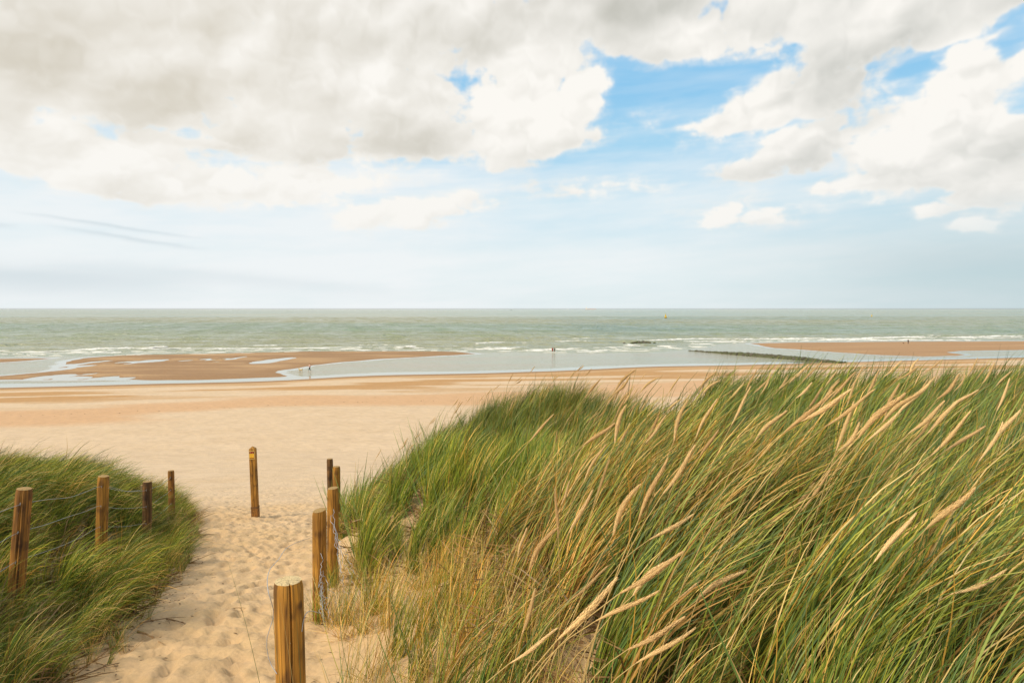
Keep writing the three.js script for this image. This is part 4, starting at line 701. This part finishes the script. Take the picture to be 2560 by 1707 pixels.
{ // loose strand from the splintered post looping down beside the thick post
  const a = onPost('RA', 0.22, 2.6), b = onPost('R0', 0.02, 3.3, 0.02), pts = [a, a.clone().lerp(b, 0.3).add(new THREE.Vector3(-0.1, 0.0, 0)), a.clone().lerp(b, 0.62).add(new THREE.Vector3(-0.08, 0.0, 0)), b.clone().add(new THREE.Vector3(-0.005, -0.02, 0.01)), onPost('R0', 0.14, 3.2, 0.004), onPost('R0', 0.24, 3.0, 0.03), onPost('R0', 0.32, 2.8, 0.02), onPost('R0', 0.36, 2.2, 0.004)];
  wire(pts, 0.0017, 'loose wire looping from splintered post down the side of thick cut post', 'loose wire on the right posts', 'loose_wire');
  const c = onPost('R0', 0.15, 0.1, 0.003), e = onPost('RA', 0.62, 1.2); wire([onPost('R0', 0.2, 0.4, 0.003), c, c.clone().lerp(e, 0.15).add(new THREE.Vector3(0.05, -0.02, 0)), c.clone().lerp(e, 0.5).add(new THREE.Vector3(0.05, -0.16, 0)), e], 0.0017, 'slack wire sagging between thick cut post and splintered post', 'loose wire on the right posts', 'loose_wire');
}
for (let k = 0; k < 9; k++) {          // crumpled mesh hanging from the two middle posts
  const pts = [], s = rnd() * 40, A = k < 5 ? onPost('RA', rr(0.25, 0.6), rr(0.2, 1.4), 0.01) : onPost('RB', rr(0.12, 0.5), rr(0.6, 2.2), 0.01), n = 26, x1 = -1.50 + rr(-0.1, 0.14), d1 = k < 5 ? 5.45 + rr(-0.15, 0.2) : 6.3 + rr(-0.4, 0.4), y1 = elev(x1, d1) + 0.01;
  for (let i = 0; i <= n; i++) { const t = i / n, w = 0.045 * Math.sin(t * 3.14); pts.push(new THREE.Vector3(lerp(A.x, x1, t) + w * 1.6 * fbm(i * 0.5 + s, 1, 2) + 0.012 * Math.sin(i * 2.2 + s), lerp(A.y, y1, t) + 0.03 * fbm(i * 0.8, s, 2), lerp(A.z, -d1, t) + w * 2 * fbm(i * 0.5, s + 5, 2) + 0.012 * Math.cos(i * 2.2 + s) + 0.07 * Math.sin(t * 3.14))); }
  wire(pts, 0.0019, k < 5 ? 'crinkled wire of torn netting hanging down from the splintered post' : 'crinkled wire of torn netting hanging down from the orange brown post', k < 5 ? 'torn netting on the splintered post' : 'torn netting on the orange brown post', 'netting_wire');
}

// ---------------------------------------------------------------- litter on the sand
const barkMat = std({ color: col(0.24, 0.14, 0.06), roughness: 0.9 }), barkPale = std({ color: col(0.36, 0.23, 0.11), roughness: 0.9 });
[[-3.0, 5.35, -2.62, 5.0, 0.011], [-3.2, 5.2, -2.85, 4.75, 0.013], [-3.28, 4.95, -3.02, 4.72, 0.01], [-3.22, 4.65, -2.98, 4.62, 0.006], [-2.8, 4.45, -2.66, 4.62, 0.005], [-2.95, 5.7, -2.6, 5.45, 0.007], [-2.55, 5.95, -2.4, 6.05, 0.006], [-3.1, 5.55, -2.8, 5.75, 0.006], [-3.0, 4.9, -2.8, 4.95, 0.005], [-2.9, 4.62, -2.74, 4.5, 0.005]].forEach(([x0, d0, x1, d1, r], i) => {
  const root = thing('dry_twig', i < 4 ? 'dry brown twig lying on the sand under the grass edge' : 'small thin twig lying on the trodden path sand', 'twig', i < 4 ? 'thick twigs by the grass edge' : 'thin twigs on the path'), y0 = elev(x0, d0) + r * 0.9, y1 = elev(x1, d1) + r; root.position.set(x0, y0, -d0);
  const pts = [0, 0.3, 0.65, 1].map((t) => new THREE.Vector3((x1 - x0) * t + 0.03 * fbm(t * 3 + i, 2, 2), (y1 - y0) * t + 0.012 * Math.sin(t * 3.1), -(d1 - d0) * t + 0.03 * fbm(t * 3 + i, 7, 2))), c = new THREE.CatmullRomCurve3(pts), g = new THREE.TubeGeometry(c, 14, r, 6), p = g.attributes.position;
  for (let k = 0; k < p.count; k++) { const t = Math.floor(k / 7) / 14, q = c.getPoint(t), s = (1 - 0.7 * t) * (0.85 + 0.4 * fbm(k * 0.6, i, 2)); p.setXYZ(k, q.x + (p.getX(k) - q.x) * s, q.y + (p.getY(k) - q.y) * s, q.z + (p.getZ(k) - q.z) * s); } g.computeVertexNormals();
  part('stick', g, i % 3 ? barkMat : barkPale, root);
  const q = c.getPoint(0.55), f = new THREE.CatmullRomCurve3([q, q.clone().add(new THREE.Vector3(0.05, 0.02, 0.05)), q.clone().add(new THREE.Vector3(0.1, 0.015, 0.12))]); part('side_shoot', new THREE.TubeGeometry(f, 6, r * 0.45, 5), barkMat, root);
});
{ // crumbs of dead leaf and root along the path edges, and the wrack line far down the beach
  const bit = new THREE.BufferGeometry(); bit.setAttribute('position', new THREE.Float32BufferAttribute([-0.5, 0, -0.1, 0.5, 0.02, -0.05, 0, 0.18, 0.02, 0.1, 0, 0.3, -0.3, 0.05, 0.15], 3)); bit.setIndex([0, 1, 2, 1, 3, 2, 3, 4, 2, 4, 0, 2]); bit.computeVertexNormals();
  const mk = (name, label, list) => { const im = shade(new THREE.InstancedMesh(bit, std({ color: col(0.13, 0.075, 0.035), roughness: 1 }), list.length)); im.name = name; tag(im, label, 'debris', null, 'stuff'); const M = new THREE.Matrix4(), Q = new THREE.Quaternion(), V = new THREE.Vector3(), S = new THREE.Vector3(); list.forEach(([x, y, z, s], i) => { Q.setFromEuler(new THREE.Euler(rr(-0.3, 0.3), rr(0, 6.28), rr(-0.3, 0.3))); im.setMatrixAt(i, M.compose(V.set(x, y, z), Q, S.set(s, s * 0.8, s * 0.6))); }); scene.add(im); };
  const a = []; for (let i = 0; i < 420; i++) { const d = rr(3.5, 9.5), side = rnd() < 0.75, x = side ? leftX(d) + Math.abs(gauss()) * 0.4 - 0.05 : fenceX(d) + gauss() * 0.25; a.push([x, elev(x, d) + 0.002, -d, rr(0.012, 0.05)]); }
  for (let i = 0; i < 90; i++) { const d = rr(4, 22), x = lerp(leftX(d), fenceX(d), rnd()); a.push([x, elev(x, d) + 0.003, -d, rr(0.01, 0.04)]); }
  mk('path_debris', 'dark crumbs of dead root and leaf along the path edges', a);
  const b = []; for (let i = 0; i < 330; i++) { const x = rr(-95, 60), S = shoreAt(x), d = S - 54 + 3.2 * fbm(x * 0.05, 3, 3) + gauss() * (rnd() < 0.7 ? 0.5 : 6); if (d < 34 || fbm(x * 0.2, 8, 2) < -0.15 && rnd() < 0.8) continue; b.push([x, elev(x, d) + 0.01, -d, rr(0.06, 0.26)]); }
  mk('wrack_line', 'broken dark line of seaweed bits across the upper beach', b);
}

// ---------------------------------------------------------------- people and dogs
const capsule = (p, a, b, ra, rb) => { const ex = b[0] - a[0], ey = b[1] - a[1], ez = b[2] - a[2], t = clamp(((p[0] - a[0]) * ex + (p[1] - a[1]) * ey + (p[2] - a[2]) * ez) / (ex * ex + ey * ey + ez * ez + 1e-9)), x = p[0] - a[0] - t * ex, y = p[1] - a[1] - t * ey, z = p[2] - a[2] - t * ez; return Math.sqrt(x * x + y * y + z * z) - lerp(ra, rb, t); };
const smin = (a, b, k) => { const h = Math.max(k - Math.abs(a - b), 0) / k; return Math.min(a, b) - h * h * k * 0.25; };
function fieldMesh(f, centre, half, res) {
  const mc = new MarchingCubes(res, new THREE.MeshBasicMaterial(), false, false, 60000); mc.isolation = 0; const q = [0, 0, 0], hs = res / 2;
  for (let z = 0, i = 0; z < res; z++) for (let y = 0; y < res; y++) for (let x = 0; x < res; x++, i++) { q[0] = centre[0] + (x - hs) / hs * half; q[1] = centre[1] + (y - hs) / hs * half; q[2] = centre[2] + (z - hs) / hs * half; mc.field[i] = -f(q); }
  mc.update(); const n = mc.count, pos = new Float32Array(n * 3), nor = new Float32Array(n * 3), e = 0.004;
  for (let i = 0; i < n; i++) { const p = [0, 1, 2].map((c) => centre[c] + mc.positionArray[i * 3 + c] * half); const nx = f([p[0] + e, p[1], p[2]]) - f([p[0] - e, p[1], p[2]]), ny = f([p[0], p[1] + e, p[2]]) - f([p[0], p[1] - e, p[2]]), nz = f([p[0], p[1], p[2] + e]) - f([p[0], p[1], p[2] - e]), L = Math.hypot(nx, ny, nz) || 1; pos.set(p, i * 3); nor.set([nx / L, ny / L, nz / L], i * 3); }
  const g = new THREE.BufferGeometry(); g.setAttribute('position', new THREE.BufferAttribute(pos, 3)); g.setAttribute('normal', new THREE.BufferAttribute(nor, 3)); return g;
}
const skin = std({ color: col(0.5, 0.28, 0.17), roughness: 0.6 });
// pose: joints in metres, feet on y = 0, facing +z; wears: list of [part name, bones, grow, low, high, colour]
function person(name, label, x, y, d, turn, scale, J, look) {
  const root = thing(name, label, 'person'); root.position.set(x, y, -d); root.rotation.y = turn; root.scale.setScalar(scale);
  const bones = [['pelvis', 'chest', 0.125, 0.14], ['chest', 'neck', 0.135, 0.055], ['neck', 'head', 0.05, 0.05], ['shL', 'shR', 0.06, 0.06], ['hipL', 'hipR', 0.105, 0.105]];
  for (const s of 'LR') bones.push(['sh' + s, 'el' + s, 0.05, 0.038], ['el' + s, 'wr' + s, 0.038, 0.025], ['hip' + s, 'kn' + s, 0.082, 0.055], ['kn' + s, 'an' + s, 0.052, 0.034], ['an' + s, 'to' + s, 0.036, 0.026]);
  const dist = (p, sel, grow) => { let v = 9; for (const [a, b, ra, rb] of bones) if (!sel || sel.includes(a + '-' + b)) v = smin(v, capsule(p, J[a], J[b], ra + grow, rb + grow), 0.05); return v; };
  const h = J.head;
  const headF = (p) => { const q = [(p[0] - h[0]) / 0.078, (p[1] - h[1] - 0.03) / 0.115, (p[2] - h[2]) / 0.095]; let v = (Math.hypot(...q) - 1) * 0.085; v = smin(v, capsule(p, [h[0], h[1] + 0.02, h[2] + 0.09], [h[0], h[1], h[2] + 0.108], 0.01, 0.013), 0.015); for (const s of [-1, 1]) v = smin(v, capsule(p, [h[0] + s * 0.078, h[1] + 0.03, h[2]], [h[0] + s * 0.083, h[1] + 0.0, h[2]], 0.016, 0.012), 0.01); return v; };
  const geos = [fieldMesh((p) => smin(dist(p, null, 0), headF(p), 0.03), [0, 0.9, 0], 1.0, 64)];
  for (const s of 'LR') { const w = new THREE.Vector3(...J['wr' + s]), e = new THREE.Vector3(...J['el' + s]), dir = w.clone().sub(e).normalize(), across = new THREE.Vector3().crossVectors(dir, new THREE.Vector3(1, 0, 0)).normalize(); const palm = w.clone().addScaledVector(dir, 0.07), caps = [[w.toArray(), palm.toArray(), 0.026, 0.034]];
    for (let k = 0; k < 4; k++) { const r0 = palm.clone().addScaledVector(across, (k - 1.5) * 0.019), m = r0.clone().addScaledVector(dir, 0.045), t = m.clone().addScaledVector(dir, 0.03 - 0.006 * Math.abs(k - 1.3)); t.x += s === 'L' ? -0.018 : 0.018; caps.push([r0.toArray(), m.toArray(), 0.0095, 0.009], [m.toArray(), t.toArray(), 0.009, 0.008]); }
    const th = w.clone().addScaledVector(dir, 0.03).addScaledVector(across, 0.03), tt = th.clone().addScaledVector(dir, 0.05).addScaledVector(across, 0.028); caps.push([th.toArray(), tt.toArray(), 0.012, 0.009]);
    const all = (p) => { let v = 9; for (const [a, e2, ra, rb] of caps) v = Math.min(v, capsule(p, a, e2, ra, rb)); return v; };
    geos.push(fieldMesh(all, palm.toArray(), 0.13, 36)); }
  part('body', mergeGeometries(geos), skin, root);
  for (const [nm, sel, grow, lo, hi, c] of look.wears) part(nm, fieldMesh((p) => Math.max(dist(p, sel, grow), lo - p[1], p[1] - hi), [0, 0.9, 0], 1.0, 56), std({ color: col(...c), roughness: 0.85 }), root);
  part('hair', fieldMesh((p) => { const q = [(p[0] - h[0]) / 0.09, (p[1] - h[1] - 0.045) / 0.118, (p[2] - h[2] + 0.016) / 0.104]; let v = (Math.hypot(...q) - 1) * 0.09; if (look.long) v = smin(v, capsule(p, [h[0], h[1] + 0.03, h[2] - 0.1], [h[0], h[1] - 0.16, h[2] - 0.13], 0.045, 0.025), 0.03); return Math.max(v, p[2] - h[2] - 0.05 + Math.max(0, 0.04 - (p[1] - h[1])) * 1.2); }, [h[0], h[1], h[2]], 0.3, 48), std({ color: col(...look.hair), roughness: 0.7 }), root);
  const eye = std({ color: col(0.03, 0.02, 0.02), roughness: 0.3 }); for (const s of [-1, 1]) { const m = part('eye', new THREE.SphereGeometry(0.0105, 8, 6), eye, root); m.position.set(h[0] + s * 0.031, h[1] + 0.03, h[2] + 0.082); }
  const mouth = part('mouth', new THREE.TorusGeometry(0.022, 0.005, 5, 8, Math.PI), std({ color: col(0.35, 0.1, 0.09), roughness: 0.6 }), root); mouth.position.set(h[0], h[1] - 0.03, h[2] + 0.082); mouth.rotation.z = Math.PI;
  return root;
}
const TORSO = ['pelvis-chest', 'chest-neck', 'shL-shR'], THIGHS = ['pelvis-chest', 'hipL-hipR', 'hipL-knL', 'hipR-knR'], LEGS = [...THIGHS, 'knL-anL', 'knR-anR'], ARMS = ['shL-elL', 'shR-elR'], FORE = ['elL-wrL', 'elR-wrR'];
const stand = { pelvis: [0, 0.96, 0], chest: [0, 1.26, 0], neck: [0, 1.46, 0], head: [0, 1.57, 0.02], shL: [0.17, 1.4, 0], shR: [-0.17, 1.4, 0], elL: [0.23, 1.12, -0.02], elR: [-0.23, 1.12, -0.02], wrL: [0.24, 0.87, 0.06], wrR: [-0.24, 0.87, 0.06], hipL: [0.09, 0.92, 0], hipR: [-0.09, 0.92, 0], knL: [0.1, 0.5, 0.02], knR: [-0.1, 0.5, 0.02], anL: [0.1, 0.08, 0], anR: [-0.1, 0.08, 0], toL: [0.11, 0.03, 0.14], toR: [-0.11, 0.03, 0.14] };
const stride = { ...stand, elL: [0.22, 1.14, -0.14], wrL: [0.2, 0.98, 0.02], elR: [-0.22, 1.14, 0.08], wrR: [-0.18, 1.08, 0.27], knL: [0.1, 0.52, 0.2], anL: [0.1, 0.1, 0.25], toL: [0.11, 0.05, 0.39], knR: [-0.1, 0.5, -0.08], anR: [-0.1, 0.12, -0.34], toR: [-0.1, 0.03, -0.24] };
person('person', 'person in pale pink top and black leggings walking through the shallows beside a pale dog', -42.1, -0.02, 141.5, -0.9, 1.0, stride, { hair: [0.3, 0.17, 0.06], long: true, wears: [['top', [...TORSO, ...ARMS], 0.016, 0.98, 1.44, [0.68, 0.46, 0.4]], ['leggings', LEGS, 0.012, 0.2, 1.0, [0.012, 0.01, 0.014]]] });
person('person', 'person in red shirt and red shorts wading in the sea beside another wader', 12.2, -0.28, 205, 0.5, 1.03, stand, { hair: [0.06, 0.03, 0.015], wears: [['shirt', [...TORSO, ...ARMS], 0.018, 0.96, 1.45, [0.36, 0.035, 0.02]], ['shorts', THIGHS, 0.022, 0.55, 0.99, [0.4, 0.05, 0.03]]] });
person('person', 'person in grey green top and black shorts wading in the sea beside red clothed wader', 12.85, -0.28, 205.4, -0.4, 1.0, stride, { hair: [0.03, 0.03, 0.025], long: true, wears: [['top', [...TORSO, ...ARMS], 0.016, 0.98, 1.44, [0.14, 0.17, 0.12]], ['shorts', THIGHS, 0.02, 0.6, 1.0, [0.012, 0.012, 0.01]]] });
person('person', 'person in dark jacket and black trousers walking a small dark dog on far sandbar', 146, 0.12, 251, -1.2, 1.0, stride, { hair: [0.05, 0.035, 0.03], wears: [['jacket', [...TORSO, ...ARMS, ...FORE], 0.028, 0.85, 1.45, [0.07, 0.06, 0.06]], ['trousers', LEGS, 0.022, 0.1, 0.97, [0.014, 0.012, 0.012]]] });
function dog(label, x, y, d, turn, s, c, fluffy) {
  const root = thing('dog', label, 'dog'); root.position.set(x, y, -d); root.rotation.y = turn; root.scale.setScalar(s);
  const B = [[[0, 0.5, 0.3], [0, 0.47, 0], 0.135, 0.12], [[0, 0.47, 0], [0, 0.5, -0.26], 0.115, 0.1], [[0, 0.54, 0.32], [0, 0.72, 0.46], 0.085, 0.065], [[0, 0.75, 0.48], [0, 0.74, 0.54], 0.085, 0.07], [[0, 0.72, 0.56], [0, 0.69, 0.68], 0.045, 0.032], [[0, 0.56, -0.33], [0, 0.7, -0.48], 0.035, 0.022 + fluffy * 0.03], [[0, 0.7, -0.48], [0, 0.8, -0.47], 0.022 + fluffy * 0.03, 0.014]];
  for (const q of [-1, 1]) B.push([[q * 0.06, 0.82, 0.45], [q * 0.1, 0.72, 0.45], 0.028, 0.02], [[q * 0.09, 0.46, 0.3], [q * 0.09, 0.27, 0.27 + q * 0.06], 0.06, 0.036], [[q * 0.09, 0.27, 0.27 + q * 0.06], [q * 0.09, 0.05, 0.3 + q * 0.1], 0.034, 0.026], [[q * 0.09, 0.03, 0.3 + q * 0.1], [q * 0.09, 0.025, 0.35 + q * 0.1], 0.03, 0.026], [[q * 0.09, 0.47, -0.26], [q * 0.09, 0.3, -0.18 - q * 0.05], 0.085, 0.05], [[q * 0.09, 0.3, -0.18 - q * 0.05], [q * 0.09, 0.19, -0.33 - q * 0.07], 0.042, 0.03], [[q * 0.09, 0.19, -0.33 - q * 0.07], [q * 0.09, 0.04, -0.3 - q * 0.07], 0.03, 0.024], [[q * 0.09, 0.03, -0.3 - q * 0.07], [q * 0.09, 0.025, -0.25 - q * 0.07], 0.03, 0.026]);
  const g = fluffy * 0.018; part('body', fieldMesh((p) => { let v = 9; for (const [a, b, ra, rb] of B) v = smin(v, capsule(p, a, b, ra + g, rb + g), 0.05); return v; }, [0, 0.45, 0.08], 0.72, 64), std({ color: col(...c), roughness: 0.95 }), root);
  part('nose', new THREE.SphereGeometry(0.02, 8, 6), std({ color: col(0.01, 0.01, 0.01), roughness: 0.4 }), root).position.set(0, 0.705, 0.71 + g);
  for (const q of [-1, 1]) part('eye', new THREE.SphereGeometry(0.012, 8, 6), std({ color: col(0.01, 0.01, 0.01), roughness: 0.3 }), root).position.set(q * 0.045, 0.775, 0.6 + g * 0.5);
}
dog('pale cream dog trotting in the shallows beside the person in pink', -43.8, -0.02, 141, -1.9, 0.95, [0.6, 0.47, 0.27], 1);
dog('small dark brown dog on the far sandbar beside the dark clothed walker', 144.3, 0.13, 251, -1.3, 0.6, [0.07, 0.04, 0.015], 0);

// ---------------------------------------------------------------- buoys and ships
const yellow = std({ color: col(0.75, 0.52, 0.02), roughness: 0.5 }), olive = std({ color: col(0.2, 0.14, 0.02), roughness: 0.7 });
function buoy(x, d, s, label) {
  const root = thing('buoy', label, 'buoy', 'yellow buoys at sea'); root.position.set(x, 0, -d); root.scale.setScalar(s); root.rotation.z = 0.05;
  part('float', new THREE.LatheGeometry([[0, -0.6], [1.3, -0.5], [1.55, 0], [1.5, 0.6], [1.1, 0.95], [0, 1.05]].map((p) => new THREE.Vector2(...p)), 24), olive, root);
  for (let k = 0; k < 4; k++) { const a = k * Math.PI / 2 + 0.4; part('tower_leg', new THREE.TubeGeometry(new THREE.LineCurve3(new THREE.Vector3(Math.cos(a) * 1.15, 0.9, Math.sin(a) * 1.15), new THREE.Vector3(Math.cos(a) * 0.35, 3.9, Math.sin(a) * 0.35)), 2, 0.11, 6), yellow, root); }
  part('tower_panel', new THREE.CylinderGeometry(0.42, 1.08, 2.5, 4, 1), yellow, root).position.y = 2.3;
  part('platform', new THREE.CylinderGeometry(0.55, 0.5, 0.14, 14), yellow, root).position.y = 3.95;
  part('lantern', new THREE.CylinderGeometry(0.16, 0.2, 0.45, 10), yellow, root).position.y = 4.25;
  for (const t of [-1, 1]) { const m = part('topmark', new THREE.BoxGeometry(1.0, 0.16, 0.1), yellow, root); m.position.y = 4.95; m.rotation.z = t * Math.PI / 4; }
}
buoy(212.7, 944, 1.3, 'large yellow buoy floating on the sea beyond the rocks');
buoy(600, 1138, 0.8, 'smaller yellow buoy farther along the open sea');
{
  const root = thing('cargo_ship', 'pale cargo ship with white tower on the horizon', 'ship'); root.position.set(1610, 0, -14000);
  const hull = new THREE.Shape([[-105, 0], [-110, 14], [-90, 14], [-88, 10], [92, 10], [98, 15], [116, 16], [106, 0]].map((p) => new THREE.Vector2(...p)));
  const hg = new THREE.ExtrudeGeometry(hull, { depth: 30, bevelEnabled: true, bevelSize: 1, bevelThickness: 1, bevelSegments: 1 }); hg.translate(0, 0, -15);
  part('hull', hg, std({ color: col(0.62, 0.52, 0.5), roughness: 0.7 }), root);
  const w = std({ color: col(0.85, 0.85, 0.83), roughness: 0.6 }); const t = part('bridge_tower', new THREE.BoxGeometry(20, 34, 26), w, root); t.position.set(-84, 28, 0); part('bridge_wing', new THREE.BoxGeometry(9, 4, 34), w, root).position.set(-80, 44, 0); part('funnel', new THREE.CylinderGeometry(3, 4, 12, 12), w, root).position.set(-92, 50, 0); part('mast', new THREE.CylinderGeometry(0.8, 1.2, 22, 8), w, root).position.set(-82, 55, 0);
  for (let i = 0; i < 6; i++) part('deck_cargo', new THREE.BoxGeometry(22, 6 + (i * 7) % 5, 26), std({ color: col(...[[0.6, 0.45, 0.42], [0.6, 0.58, 0.55], [0.55, 0.42, 0.4]][i % 3]), roughness: 0.8 }), root).position.set(-52 + i * 25, 13.5, 0);
}
function boat(name, label, x, d, s, sail, group) {
  const root = thing(name, label, 'boat', group); root.position.set(x, 0, -d); root.scale.setScalar(s);
  const dark = std({ color: col(...(sail ? [0.8, 0.8, 0.78] : [0.06, 0.08, 0.08])), roughness: 0.7 }), hs = new THREE.Shape([[-6, 0.2], [-6.6, 1.8], [3, 1.6], [7.4, 2.8], [5.6, -0.4], [-5.8, -0.4]].map((p) => new THREE.Vector2(...p))), hg = new THREE.ExtrudeGeometry(hs, { depth: 3.6, bevelEnabled: true, bevelSize: 0.3, bevelThickness: 0.5, bevelSegments: 2 }); hg.translate(0, 0, -1.8);
  part('hull', hg, dark, root);
  if (sail) { part('mast', new THREE.CylinderGeometry(0.09, 0.12, 15, 8), dark, root).position.set(0.5, 8.5, 0); const ms = new THREE.Shape([[0.2, 2.6], [0.2, 15.4], [-5.4, 2.8]].map((p) => new THREE.Vector2(...p))); const sg = new THREE.ExtrudeGeometry(ms, { depth: 0.08, bevelEnabled: false }); part('sail', sg, dark, root); const js = new THREE.Shape([[0.9, 2.4], [0.9, 13.4], [6.6, 2.6]].map((p) => new THREE.Vector2(...p))); part('jib', new THREE.ExtrudeGeometry(js, { depth: 0.08, bevelEnabled: false }), dark, root); }
  else { part('wheelhouse', new THREE.BoxGeometry(3.4, 3.6, 2.8), dark, root).position.set(1.6, 3.4, 0); part('mast', new THREE.CylinderGeometry(0.16, 0.2, 7, 8), dark, root).position.set(-1.6, 5, 0); const bm = part('boom', new THREE.CylinderGeometry(0.12, 0.14, 6, 8), dark, root); bm.position.set(-3.6, 5, 0); bm.rotation.z = 0.9; }
}
boat('fishing_boat', 'small dark fishing boat just below the horizon', -9, 6400, 1.1, false);
boat('sailing_boat', 'tiny white sailing boat on the horizon near the pale ship', 700, 13000, 1.6, true, 'white sails on the horizon');
boat('sailing_boat', 'tiny white sailing boat on the horizon near the pale ship', 1075, 13200, 1.5, true, 'white sails on the horizon');
boat('sailing_boat', 'lone white sailing boat on the horizon far from the ship', -9600, 13000, 1.7, true);

renderer.render(scene, camera);
